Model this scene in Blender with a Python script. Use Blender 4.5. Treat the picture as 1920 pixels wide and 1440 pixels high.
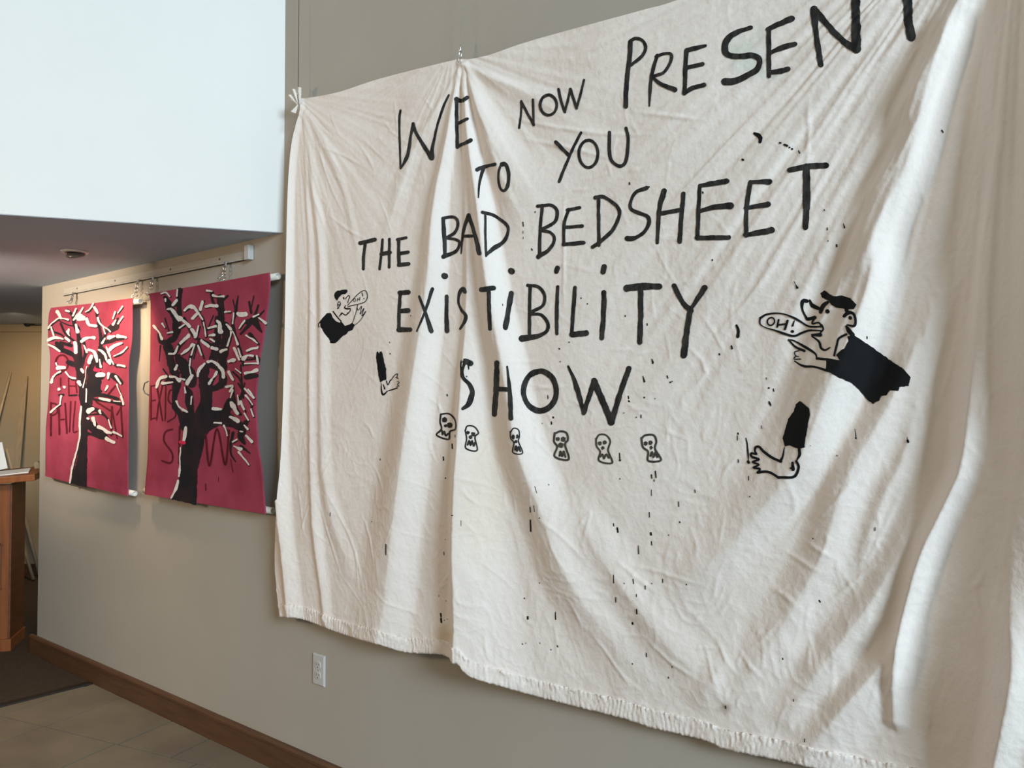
import bpy, bmesh, math, random
import numpy as np
from mathutils import Vector, Matrix
from mathutils.geometry import delaunay_2d_cdt, tessellate_polygon

S = bpy.context.scene
COL = S.collection
for o in list(bpy.data.objects):
    bpy.data.objects.remove(o)

# ------------------------------------------------------------------ camera
F = 1553.0                       # focal length in pixels of the 1920 wide frame
CAM = np.array([0.0, -2.0, 1.455])
PITCH = math.atan(41 / F)
YAW = math.atan(1885 / F)
FW = np.array([-math.cos(YAW), math.sin(YAW), 0.0])
RT = np.array([math.sin(YAW), math.cos(YAW), 0.0])
UPW = np.array([0, 0, 1.0])
FWD = math.cos(PITCH) * FW + math.sin(PITCH) * UPW
UP = -math.sin(PITCH) * FW + math.cos(PITCH) * UPW
cd = bpy.data.cameras.new('camera')
cd.sensor_width = 36.0
cd.lens = F / 1920 * 36.0
cd.clip_start = 0.05
cam = bpy.data.objects.new('camera', cd)
COL.objects.link(cam)
cam.matrix_world = Matrix(((RT[0], UP[0], -FWD[0], CAM[0]), (RT[1], UP[1], -FWD[1], CAM[1]),
                           (RT[2], UP[2], -FWD[2], CAM[2]), (0, 0, 0, 1)))
S.camera = cam

# ------------------------------------------------------------------ light and exposure
S.view_settings.view_transform = 'Standard'
S.view_settings.look = 'None'
S.view_settings.exposure = 0.0
S.view_settings.gamma = 1.0
S.view_settings.use_curve_mapping = False
world = bpy.data.worlds.new('world')
S.world = world
world.use_nodes = True
world.node_tree.nodes['Background'].inputs[0].default_value = (0.75, 0.87, 1.0, 1)
world.node_tree.nodes['Background'].inputs[1].default_value = 0.6


def area(name, loc, target, sx, sy, power, color, spread=180):
    l = bpy.data.lights.new(name, 'AREA')
    l.shape = 'RECTANGLE'
    l.size, l.size_y = sx, sy
    l.energy = power
    l.color = color
    l.spread = math.radians(spread)
    o = bpy.data.objects.new(name, l)
    COL.objects.link(o)
    o.location = loc
    o.rotation_euler = (Vector(target) - Vector(loc)).to_track_quat('-Z', 'Y').to_euler()
    return o


def spot(name, loc, target, power, color, angle=100, blend=0.6, r=0.05):
    l = bpy.data.lights.new(name, 'SPOT')
    l.energy = power
    l.color = color
    l.spot_size = math.radians(angle)
    l.spot_blend = blend
    l.shadow_soft_size = r
    o = bpy.data.objects.new(name, l)
    COL.objects.link(o)
    o.location = loc
    o.rotation_euler = (Vector(target) - Vector(loc)).to_track_quat('-Z', 'Y').to_euler()
    return o


CEIL = 2.159
# daylight through the tall window of the far right-hand wall
XR, YF, HI = 9.0, -9.0, 6.3       # right wall, front wall and high ceiling of the big room
area('window_daylight', (XR - 0.05, -4.9, 4.5), (-1.8, 0.0, 1.5), 2.8, 2.6, 1330, (0.70, 0.88, 1.0))
WARM = (1.0, 0.74, 0.46)
spot('downlight_lamp', (-3.92, -0.37, CEIL - 0.04), (-4.4, 0.0, 1.1), 34, WARM, 118, 0.9)
spot('wall_fill_spot', (-4.5, -1.7, 2.03), (-4.9, 0.0, 1.85), 190, (1.0, 0.82, 0.62), 70, 1.0)  # added unseen spot that brightens the upper left of the long wall
spot('downlight_lamp_4', (-4.6, -2.4, CEIL - 0.03), (-4.6, -2.2, 0), 45, WARM, 140, 0.9)
spot('far_wall_fill_spot', (-6.85, 0.42, CEIL - 0.03), (-7.5, 0.7, 0.9), 45, WARM, 150, 0.9)  # added unseen lamp, placed to brighten the far wall
spot('warm_fill_spot', (-3.9, -3.4, 2.0), (-1.5, 0.0, 1.1), 120, (1.0, 0.71, 0.44), 120, 0.9, 0.25)  # added warm fill from the left; no pendant hangs here


# ------------------------------------------------------------------ helpers
def ray(x, y):
    x = np.asarray(x, float)[..., None]
    y = np.asarray(y, float)[..., None]
    return FWD + (x - 960) / F * RT - (y - 720) / F * UP


def at_y(x, y, Y=0.0):
    r = ray(x, y)
    t = (np.asarray(Y) - CAM[1]) / r[..., 1]
    return CAM + t[..., None] * r


def at_z(x, y, Z=0.0):
    r = ray(x, y)
    t = (Z - CAM[2]) / r[..., 2]
    return CAM + t[..., None] * r


def at_d(x, y, d):
    """point at depth d along the viewing axis"""
    return CAM + d * ray(x, y)


MATS = {}


def mat(name, col, rough=0.7, var=0.0, scale=8.0, col2=None, bump=0.0, bscale=60.0, metal=0.0,
        stretch=(1, 1, 1), spec=0.5, attr=None, detail=4.0, emit=0.0, bdist=0.01):
    m = bpy.data.materials.new(name)
    m.use_nodes = True
    nt = m.node_tree
    b = nt.nodes['Principled BSDF']
    b.inputs['Roughness'].default_value = rough
    b.inputs['Metallic'].default_value = metal
    b.inputs['Specular IOR Level'].default_value = spec
    tc = nt.nodes.new('ShaderNodeTexCoord')
    mp = nt.nodes.new('ShaderNodeMapping')
    mp.inputs['Scale'].default_value = stretch
    nt.links.new(tc.outputs['Object'], mp.inputs[0])
    c1 = tuple(col) + (1,)
    c2 = tuple(col2) + (1,) if col2 else tuple(max(0, c * (1 - var)) for c in col) + (1,)
    n = nt.nodes.new('ShaderNodeTexNoise')
    n.inputs['Scale'].default_value = scale
    n.inputs['Detail'].default_value = detail
    nt.links.new(mp.outputs[0], n.inputs['Vector'])
    r = nt.nodes.new('ShaderNodeValToRGB')
    r.color_ramp.elements[0].position = 0.35
    r.color_ramp.elements[1].position = 0.68
    r.color_ramp.elements[0].color = c1
    r.color_ramp.elements[1].color = c2
    nt.links.new(n.outputs['Fac'], r.inputs[0])
    out = r.outputs[0]
    if attr:
        a = nt.nodes.new('ShaderNodeVertexColor')
        a.layer_name = attr
        mx = nt.nodes.new('ShaderNodeMix')
        mx.data_type = 'RGBA'
        mx.blend_type = 'MULTIPLY'
        mx.inputs[0].default_value = 1.0
        nt.links.new(out, mx.inputs[6])
        nt.links.new(a.outputs[0], mx.inputs[7])
        out = mx.outputs[2]
    nt.links.new(out, b.inputs['Base Color'])
    if bump:
        n2 = nt.nodes.new('ShaderNodeTexNoise')
        n2.inputs['Scale'].default_value = bscale
        n2.inputs['Detail'].default_value = 5
        nt.links.new(mp.outputs[0], n2.inputs['Vector'])
        bp = nt.nodes.new('ShaderNodeBump')
        bp.inputs['Strength'].default_value = bump
        bp.inputs['Distance'].default_value = bdist
        nt.links.new(n2.outputs['Fac'], bp.inputs['Height'])
        nt.links.new(bp.outputs[0], b.inputs['Normal'])
    MATS[name] = m
    return m


def link(name, me, m=None, parent=None):
    o = bpy.data.objects.new(name, me)
    COL.objects.link(o)
    if m is not None:
        me.materials.append(m)
    if parent is not None:
        o.parent = parent
        o.matrix_parent_inverse = parent_inv(parent)
    return o


def parent_inv(p):
    M = Matrix.Identity(4)
    q = p
    chain = []
    while q is not None:
        chain.append(q)
        q = q.parent
    for q in reversed(chain):
        M = M @ (q.matrix_parent_inverse if q.parent else Matrix.Identity(4)) @ q.matrix_basis
    return M.inverted()


def tag(o, label=None, cat=None, group=None, kind=None):
    if label: o['label'] = label
    if cat: o['category'] = cat
    if group: o['group'] = group
    if kind: o['kind'] = kind
    return o


def empty(name, loc, label, cat, group=None):
    o = bpy.data.objects.new(name, None)
    o.empty_display_size = 0.05
    COL.objects.link(o)
    o.location = Vector(loc)
    return tag(o, label, cat, group)


def bm_obj(name, bm, m, parent=None, smooth=False):
    me = bpy.data.meshes.new(name)
    bmesh.ops.recalc_face_normals(bm, faces=bm.faces[:])
    bm.to_mesh(me)
    bm.free()
    if smooth:
        me.polygons.foreach_set('use_smooth', [True] * len(me.polygons))
    return link(name, me, m, parent)


def add_box(bm, c, s, rot=None, bev=0.0):
    b2 = bmesh.new()
    bmesh.ops.create_cube(b2, size=1.0)
    bmesh.ops.scale(b2, vec=Vector(s), verts=b2.verts)
    if bev:
        bmesh.ops.bevel(b2, geom=b2.edges[:], offset=bev, segments=2, affect='EDGES', profile=0.6)
    M = Matrix.Translation(Vector(c)) @ (rot.to_4x4() if rot is not None else Matrix.Identity(4))
    bmesh.ops.transform(b2, matrix=M, verts=b2.verts)
    tmp = bpy.data.meshes.new('tmp')
    b2.to_mesh(tmp)
    b2.free()
    bm.from_mesh(tmp)
    bpy.data.meshes.remove(tmp)


def add_tube(bm, pts, r, n=10, cap=True):
    pts = [Vector(p) for p in pts]
    rad = r if isinstance(r, (list, tuple)) else [r] * len(pts)
    rings = []
    prev = None
    for i, p in enumerate(pts):
        t = (pts[min(i + 1, len(pts) - 1)] - pts[max(i - 1, 0)]).normalized()
        if prev is None:
            a = t.orthogonal().normalized()
        else:
            a = (prev - t * prev.dot(t)).normalized()
        prev = a
        b = t.cross(a)
        rings.append([bm.verts.new(p + rad[i] * (math.cos(2 * math.pi * k / n) * a + math.sin(2 * math.pi * k / n) * b)) for k in range(n)])
    for i in range(len(rings) - 1):
        for k in range(n):
            bm.faces.new((rings[i][k], rings[i][(k + 1) % n], rings[i + 1][(k + 1) % n], rings[i + 1][k]))
    if cap:
        bm.faces.new(rings[0][::-1])
        bm.faces.new(rings[-1])


def add_lathe(bm, prof, M, n=24):
    """prof: (radius, height) pairs turned about local z"""
    rings = []
    for r, h in prof:
        if r < 1e-6:
            rings.append([bm.verts.new(M @ Vector((0, 0, h)))])
        else:
            rings.append([bm.verts.new(M @ Vector((r * math.cos(2 * math.pi * k / n), r * math.sin(2 * math.pi * k / n), h))) for k in range(n)])
    for a, b in zip(rings, rings[1:]):
        if len(a) == 1 and len(b) == 1:
            continue
        for k in range(n):
            k2 = (k + 1) % n
            if len(a) == 1: bm.faces.new((a[0], b[k], b[k2]))
            elif len(b) == 1: bm.faces.new((a[k], a[k2], b[0]))
            else: bm.faces.new((a[k], a[k2], b[k2], b[k]))


def add_prism(bm, poly, z0, z1, bev=0.0):
    bot = [bm.verts.new((x, y, z0)) for x, y in poly]
    if bev:
        mid = [bm.verts.new((x, y, z1 - bev)) for x, y in poly]
        c = np.mean(np.array(poly), axis=0)
        top = []
        for x, y in poly:
            d = np.array([x, y]) - c
            L = max(1e-6, np.linalg.norm(d))
            q = np.array([x, y]) - d / L * bev
            top.append(bm.verts.new((q[0], q[1], z1)))
        rings = [bot, mid, top]
    else:
        rings = [bot, [bm.verts.new((x, y, z1)) for x, y in poly]]
    n = len(poly)
    for a, b in zip(rings, rings[1:]):
        for k in range(n):
            bm.faces.new((a[k], a[(k + 1) % n], b[(k + 1) % n], b[k]))
    bm.faces.new(bot[::-1])
    bm.faces.new(rings[-1])


def grid_mesh(name, P, m, parent=None, colors=None, ref=None):
    """P: (rows, cols, 3) array -> smooth quad grid facing -y"""
    R, Cn = P.shape[:2]
    me = bpy.data.meshes.new(name)
    idx = np.arange(R * Cn).reshape(R, Cn)
    q = np.stack([idx[:-1, :-1], idx[:-1, 1:], idx[1:, 1:], idx[1:, :-1]], -1).reshape(-1, 4)
    me.vertices.add(R * Cn)
    me.vertices.foreach_set('co', P.reshape(-1, 3).astype(np.float32).ravel())
    me.loops.add(q.size)
    me.loops.foreach_set('vertex_index', q.astype(np.int32).ravel())
    me.polygons.add(len(q))
    me.polygons.foreach_set('loop_start', np.arange(0, q.size, 4, dtype=np.int32))
    me.polygons.foreach_set('use_smooth', np.ones(len(q), bool))
    me.update(calc_edges=True)
    if colors is not None:
        ca = me.color_attributes.new('stain', 'FLOAT_COLOR', 'POINT')
        c4 = np.ones((R * Cn, 4), np.float32)
        c4[:, :3] = colors.reshape(-1, 3)
        ca.data.foreach_set('color', c4.ravel())
    return link(name, me, m, parent)


# ------------------------------------------------------------------ materials
m_wall = mat('greige_wall_paint', (0.435, 0.395, 0.345), 0.85, 0.04, 3, bump=0.12, bscale=220, bdist=0.003, spec=0.25)
m_white = mat('white_wall_paint', (0.86, 0.86, 0.85), 0.85, 0.02, 3, bump=0.1, bscale=220, bdist=0.003, spec=0.25)
m_out = mat('beige_wall_paint', (0.46, 0.40, 0.31), 0.9, 0.04, 3, spec=0.2)
m_ceil = mat('ceiling_paint', (0.57, 0.65, 0.78), 0.9, 0.05, 2, bump=0.1, bscale=150, bdist=0.003, spec=0.2)
m_tan = mat('tan_wall_paint', (0.46, 0.37, 0.25), 0.85, 0.04, 3, bump=0.1, bscale=220, bdist=0.003, spec=0.25)
m_base = mat('stained_wood_baseboard', (0.125, 0.058, 0.028), 0.45, col2=(0.085, 0.040, 0.02), scale=5, stretch=(1, 12, 12), spec=0.4)
m_carpet = mat('brown_carpet', (0.085, 0.06, 0.042), 0.95, 0.35, 160, bump=0.6, bscale=350, spec=0.1)
m_tile = mat('beige_stone_tile', (0.215, 0.18, 0.13), 0.6, col2=(0.16, 0.13, 0.10), scale=3.5, bump=0.06, bscale=30, detail=6, spec=0.4)
m_grout = mat('brown_grout', (0.035, 0.026, 0.02), 0.9, 0.2, 60)
m_strip = mat('dark_threshold', (0.018, 0.011, 0.007), 0.6, 0.3, 20)
m_sheet = mat('white_cotton', (0.87, 0.795, 0.755), 0.9, 0.03, 6, bump=0.35, bscale=60, bdist=0.006, attr='stain', spec=0.15)
m_hem = mat('white_cotton_hem', (0.87, 0.795, 0.755), 0.9, 0.03, 6, bump=0.5, bscale=90, bdist=0.004, spec=0.15)
m_black = mat('black_brush_paint', (0.011, 0.011, 0.012), 0.7, col2=(0.045, 0.042, 0.04), scale=30, stretch=(3, 1, 1), detail=6, spec=0.2)
m_solid = mat('solid_black_paint', (0.010, 0.011, 0.013), 0.8, 0.3, 12, spec=0.15)
m_grey = mat('thinned_black_paint', (0.07, 0.065, 0.06), 0.6, col2=(0.03, 0.028, 0.027), scale=40, spec=0.3)
m_red = mat('crimson_painted_cloth', (0.37, 0.056, 0.105), 0.8, col2=(0.28, 0.038, 0.07), scale=7, bump=0.25, bscale=60, bdist=0.004, spec=0.2)
m_dred = mat('dark_red_lettering', (0.12, 0.010, 0.018), 0.7, 0.4, 30, spec=0.2)
m_pink = mat('bright_pink_paint', (0.72, 0.03, 0.10), 0.7, 0.2, 30, spec=0.2)
m_snow = mat('white_tree_paint', (0.80, 0.77, 0.75), 0.7, 0.18, 50, spec=0.2)
m_bark = mat('black_tree_paint', (0.013, 0.012, 0.016), 0.7, col2=(0.03, 0.016, 0.02), scale=12, spec=0.2)
m_steel = mat('polished_steel', (0.75, 0.75, 0.74), 0.25, 0.05, 20, metal=1.0)
m_alu = mat('pale_rail_paint', (0.47, 0.45, 0.41), 0.5, 0.03, 20)
m_dark = mat('dark_gap', (0.02, 0.02, 0.02), 0.6, 0.2, 20)
m_cable = mat('dark_cable', (0.09, 0.09, 0.09), 0.5, 0.2, 40)
m_line = mat('clear_hanging_line', (0.45, 0.44, 0.41), 0.5, 0.1, 40)
m_plastic = mat('white_plastic', (0.56, 0.55, 0.54), 0.35, 0.02, 10)
m_pvc = mat('white_pipe', (0.78, 0.74, 0.68), 0.45, 0.05, 15)
m_lect = mat('orange_brown_veneer', (0.27, 0.085, 0.024), 0.45, col2=(0.19, 0.06, 0.018), scale=4, stretch=(9, 9, 1), spec=0.4)
m_lectd = mat('shaded_veneer', (0.17, 0.058, 0.02), 0.45, col2=(0.12, 0.042, 0.015), scale=4, stretch=(1, 1, 9), spec=0.4)  # darker veneer copy: shade of the side and recess lines put into colour
m_paper = mat('white_paper', (0.80, 0.79, 0.76), 0.8, 0.03, 20)
m_pole = mat('pale_stick_wood', (0.50, 0.40, 0.28), 0.6, 0.2, 8, stretch=(8, 8, 1))
m_beige = mat('beige_wood_and_shadow', (0.36, 0.28, 0.18), 0.7, 0.2, 8, stretch=(8, 8, 1))
m_trim = mat('white_enamel', (0.80, 0.80, 0.80), 0.3, 0.02, 10)
m_reflector = mat('lamp_reflector', (0.30, 0.29, 0.28), 0.35, 0.1, 10, metal=0.6)


# ------------------------------------------------------------------ room shell
def struct(name, bm, m, parent=None):
    o = bm_obj(name, bm, m, parent)
    if parent is None:
        o['kind'] = 'structure'
    return o


XE = -5.243                     # free end of the long wall
BL0 = np.array([-2.853, 0.0])
BD = np.array([-0.526, -0.860]) / np.hypot(0.526, 0.860)
BN = np.array([-BD[1], BD[0]])   # points +x side
bm = bmesh.new()
add_box(bm, ((XE + BL0[0]) / 2, 0.07, CEIL / 2), (BL0[0] - XE, 0.14, CEIL))
add_box(bm, ((BL0[0] + XR + 0.2) / 2, 0.07, HI / 2), (XR + 0.2 - BL0[0], 0.14, HI))
struct('wall_back', bm, m_wall)

bl1 = BL0 + BD * 10.6
t = BN * -0.16
bm = bmesh.new()
P0 = BL0 + BD * 0.0
add_prism(bm, [tuple(P0), tuple(bl1), tuple(bl1 - BN * 0.16), tuple(P0 - BN * 0.16)], CEIL + 0.002, HI)
struct('wall_left', bm, m_white)

bm = bmesh.new()
q0 = BL0 - BN * 0.004
q1 = bl1 - BN * 0.004
add_prism(bm, [(q0[0], 5.0), tuple(q0), tuple(q1), (-13, q1[1]), (-13, 5.0)], CEIL, CEIL + 0.15)
struct('ceiling', bm, m_ceil)
bm = bmesh.new()
add_prism(bm, [(XR + 0.2, 0.14), (-10, 0.14), (-10, YF - 0.2), (XR + 0.2, YF - 0.2)], HI, HI + 0.1)
struct('trim_1', bm, m_out)
# wall behind the camera, and the window wall on the right
bm = bmesh.new()
add_box(bm, ((XR - 13) / 2, YF - 0.07, HI / 2), (XR + 13.4, 0.14, HI))
struct('wall_front', bm, m_out)
bm = bmesh.new()
wy0, wy1, wz0, wz1 = -6.6, -3.2, 3.0, 6.0
add_box(bm, (XR + 0.13, wy1 / 2, HI / 2), (0.14, -wy1, HI))
add_box(bm, (XR + 0.13, (wy0 + YF) / 2, HI / 2), (0.14, wy0 - YF, HI))
add_box(bm, (XR + 0.13, (wy0 + wy1) / 2, wz0 / 2), (0.14, wy1 - wy0, wz0))
add_box(bm, (XR + 0.13, (wy0 + wy1) / 2, (wz1 + HI) / 2), (0.14, wy1 - wy0, HI - wz1))
struct('wall_right', bm, m_out)

# far wall of the low room, seen past the end of the long wall
far_d = 7.15
fc = CAM + FW * far_d
bm = bmesh.new()
R3 = Matrix(((RT[0], FW[0], 0), (RT[1], FW[1], 0), (0, 0, 1)))
add_box(bm, Vector((fc[0], fc[1], CEIL / 2)) + Vector(tuple(FW)) * 0.07 + Vector(tuple(RT)) * -2.0, (12, 0.14, CEIL), R3)
struct('wall_far', bm, m_tan)
bm = bmesh.new()
add_box(bm, Vector((fc[0], fc[1], 0.05)) + Vector(tuple(FW)) * -0.009 + Vector(tuple(RT)) * -2.0, (12, 0.018, 0.10), R3, 0.003)
struct('baseboard_far', bm, m_base)
bm = bmesh.new()
add_box(bm, Vector((fc[0], fc[1], CEIL - 0.032)) + Vector(tuple(FW)) * -0.012 + Vector(tuple(RT)) * -2.0, (12, 0.024, 0.064), R3, 0.003)
struct('trim_2', bm, m_tan)

# baseboard of the long wall: board with a thin rounded cap
bm = bmesh.new()
x0, x1 = XE - 0.07, XR + 0.05
prof = [(0.0, 0.0), (-0.016, 0.0), (-0.016, 0.088), (-0.020, 0.092), (-0.020, 0.103), (-0.014, 0.112), (0.0, 0.113)]
ra = [bm.verts.new((x0, y, z)) for y, z in prof]
rb = [bm.verts.new((x1, y, z)) for y, z in prof]
for k in range(len(prof) - 1):
    bm.faces.new((ra[k], ra[k + 1], rb[k + 1], rb[k]))
bm.faces.new(ra)
bm.faces.new(rb[::-1])
struct('baseboard_back', bm, m_base)

# floor: bed, tiles laid at an angle, carpet beyond the threshold
bm = bmesh.new()
add_box(bm, ((XR - 12.6) / 2, (5 + YF) / 2, -0.06), (XR + 13.4, 5.2 - YF, 0.10))
floor = struct('floor', bm, m_grout)
TX = -4.475


def clip(poly, n, d):
    out = []
    for i in range(len(poly)):
        a, b = np.array(poly[i]), np.array(poly[(i + 1) % len(poly)])
        da, db = a @ n - d, b @ n - d
        if da >= 0: out.append(tuple(a))
        if da * db < 0: out.append(tuple(a + (b - a) * da / (da - db)))
    return out


TB = np.array([0.967, 0.254]); TB /= np.linalg.norm(TB)
TN = np.array([TB[1], -TB[0]])
T0 = np.array([-4.051, -0.418])
rows = [(-1.08, -0.62, [0.156, 0.467]), (-0.62, 0.0, [0.468, 0.311]), (0.0, 0.467, [0.467, 0.467]),
        (0.467, 0.778, [0.311, 0.467]), (0.778, 1.40, [0.467, 0.311]), (1.40, 1.867, [0.467, 0.467]), (1.867, 2.178, [0.311, 0.467])]
offs = [0.1, 0.0, -0.011, 0.15, 0.0, 0.2, 0.1]
rng = random.Random(4)
g = 0.0042
for (v0, v1, ws), of in zip(rows, offs):
    u = of - 1.556 * (1 if sum(ws) < 0.9 else 1.2)
    # line the joints up so one falls on u = of
    period = sum(ws)
    u = of - math.ceil(2.4 / period) * period
    k = 0
    while u < 3.4:
        w = ws[k % 2]
        q = [T0 + TB * a + TN * b for a, b in ((u + g, v0 + g), (u + w - g, v0 + g), (u + w - g, v1 - g), (u + g, v1 - g))]
        q = [tuple(p) for p in q]
        for n, d in ((np.array([1., 0]), TX), (np.array([0., -1]), 0.0165), (np.array([-1., 0]), -0.9)):
            if len(q) >= 3: q = clip(q, n, d)
        u += w
        k += 1
        if len(q) >= 3:
            ar = 0.5 * abs(sum(q[i][0] * q[(i + 1) % len(q)][1] - q[(i + 1) % len(q)][0] * q[i][1] for i in range(len(q))))
            if ar > 0.0015:
                b2 = bmesh.new()
                add_prism(b2, q, -0.012, rng.uniform(-0.0004, 0.0004), 0.0007)
                bm_obj('tile', b2, m_tile, floor)
bm = bmesh.new()
add_prism(bm, [(0.9, -0.017), (0.9, YF), (XR + 0.05, YF), (XR + 0.05, -0.017)], -0.012, 0.0)
add_prism(bm, [(TX, -2.75), (TX, YF), (0.9, YF), (0.9, -2.0)], -0.012, -0.0008)
bm_obj('distant_tile_field', bm, m_tile, floor)
bm = bmesh.new()
add_prism(bm, [(TX - 0.03, -0.02), (XE - 0.075, -0.02), (XE - 0.075, 0.2), (XE, 0.2), (XE, 4.9), (-12.9, 4.9), (-12.9, YF), (TX - 0.03, YF)], -0.012, 0.004)
bm_obj('carpet', bm, m_carpet, floor)
bm = bmesh.new()
add_box(bm, (TX - 0.018, YF / 2 - 0.01, 0.0), (0.046, -YF - 0.03, 0.016), None, 0.005)
struct('trim_3', bm, m_strip)


# ------------------------------------------------------------------ cloth surfaces
def smooth(q):
    q = np.clip(q, 0, 1)
    return q * q * (3 - 2 * q)


def catmull(pts, step):
    p = np.array(pts, float)
    if len(p) == 2:
        n = max(2, int(np.hypot(*(p[1, :2] - p[0, :2])) / step) + 1)
        s = np.linspace(0, 1, n)[:, None]
        return p[0] * (1 - s) + p[1] * s
    e = np.vstack([2 * p[0] - p[1], p, 2 * p[-1] - p[-2]])
    out = []
    for i in range(1, len(e) - 2):
        a, b, c, d = e[i - 1], e[i], e[i + 1], e[i + 2]
        n = max(2, int(np.hypot(*(c[:2] - b[:2])) / step) + 1)
        s = np.linspace(0, 1, n, endpoint=False)[:, None]
        out.append(0.5 * (2 * b + (c - a) * s + (2 * a - 5 * b + 4 * c - d) * s ** 2 + (-a + 3 * b - 3 * c + d) * s ** 3))
    out.append(p[-1:])
    return np.vstack(out)


class Ridge:
    """a fold: crest polyline (x,z), height, left and right slope widths along it"""
    def __init__(self, pts, A, wl, wr, sharp=0.3):
        self.p = np.asarray(pts, float)          # n,2
        n = len(self.p)
        L = np.r_[0, np.cumsum(np.hypot(*np.diff(self.p, axis=0).T))]
        L = L / L[-1]
        f = lambda v: np.interp(L, np.linspace(0, 1, len(v)), v) if np.ndim(v) else np.full(n, float(v))
        self.A, self.wl, self.wr = f(A), f(wl), f(wr)
        self.sharp = sharp
        m = max(self.wl.max(), self.wr.max())
        self.box = (self.p[:, 0].min() - m, self.p[:, 0].max() + m, self.p[:, 1].min() - m, self.p[:, 1].max() + m)

    def add(self, X, Z, H):
        sel = np.nonzero((X > self.box[0]) & (X < self.box[1]) & (Z > self.box[2]) & (Z < self.box[3]))[0]
        if not len(sel): return
        x, z = X[sel], Z[sel]
        best = np.full(len(sel), 1e9)
        sd = np.zeros(len(sel)); A = np.zeros(len(sel)); wl = np.ones(len(sel)); wr = np.ones(len(sel))
        for i in range(len(self.p) - 1):
            a, b = self.p[i], self.p[i + 1]
            d = b - a
            t = np.clip(((x - a[0]) * d[0] + (z - a[1]) * d[1]) / (d @ d), 0, 1)
            dx, dz = x - (a[0] + t * d[0]), z - (a[1] + t * d[1])
            D = np.hypot(dx, dz)
            k = D < best
            best[k] = D[k]
            side = d[0] * dz - d[1] * dx          # > 0 : right of a downward line
            sd[k] = np.where(side >= 0, 1, -1)[k]
            A[k] = (self.A[i] * (1 - t) + self.A[i + 1] * t)[k]
            wl[k] = (self.wl[i] * (1 - t) + self.wl[i + 1] * t)[k]
            wr[k] = (self.wr[i] * (1 - t) + self.wr[i + 1] * t)[k]
        q = np.clip(best / np.where(sd > 0, wr, wl), 0, 1)
        s = self.sharp
        H[sel] += A * ((1 - smooth(q)) * (1 - s) + s * (1 - q) ** 1.6)


class Surf:
    def __init__(self, base):
        self.base = base
        self.ridges = []

    def h(self, X, Z):
        X = np.asarray(X, float); Z = np.asarray(Z, float)
        sh = X.shape
        x, z = X.ravel(), Z.ravel()
        H = self.base(x, z).copy()
        for r in self.ridges: r.add(x, z, H)
        return np.maximum(H, 0.006).reshape(sh)

    def at(self, px, py, it=9):
        px = np.asarray(px, float); py = np.asarray(py, float)
        h = np.full(px.shape, 0.05)
        for _ in range(it):
            P = at_y(px, py, -h)
            h = 0.45 * h + 0.55 * self.h(P[..., 0], P[..., 2])
        P = at_y(px, py, -h)
        return P

    def lift(self, P, off):
        """points moved off along the surface normal"""
        x, z = P[..., 0], P[..., 2]
        e = 0.003
        h = self.h(x, z)
        gx = (self.h(x + e, z) - self.h(x - e, z)) / (2 * e)
        gz = (self.h(x, z + e) - self.h(x, z - e)) / (2 * e)
        n = np.stack([-gx, -np.ones_like(gx), -gz], -1)
        n /= np.linalg.norm(n, axis=-1, keepdims=True)
        Q = np.stack([x, -h, z], -1)
        return Q + n * off


def wall_pts(px_pts, Y=-0.05):
    a = np.array(px_pts, float)
    P = at_y(a[:, 0], a[:, 1], np.full(len(a), Y))
    return P[:, [0, 2]]


nrng = np.random.default_rng(11)


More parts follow.
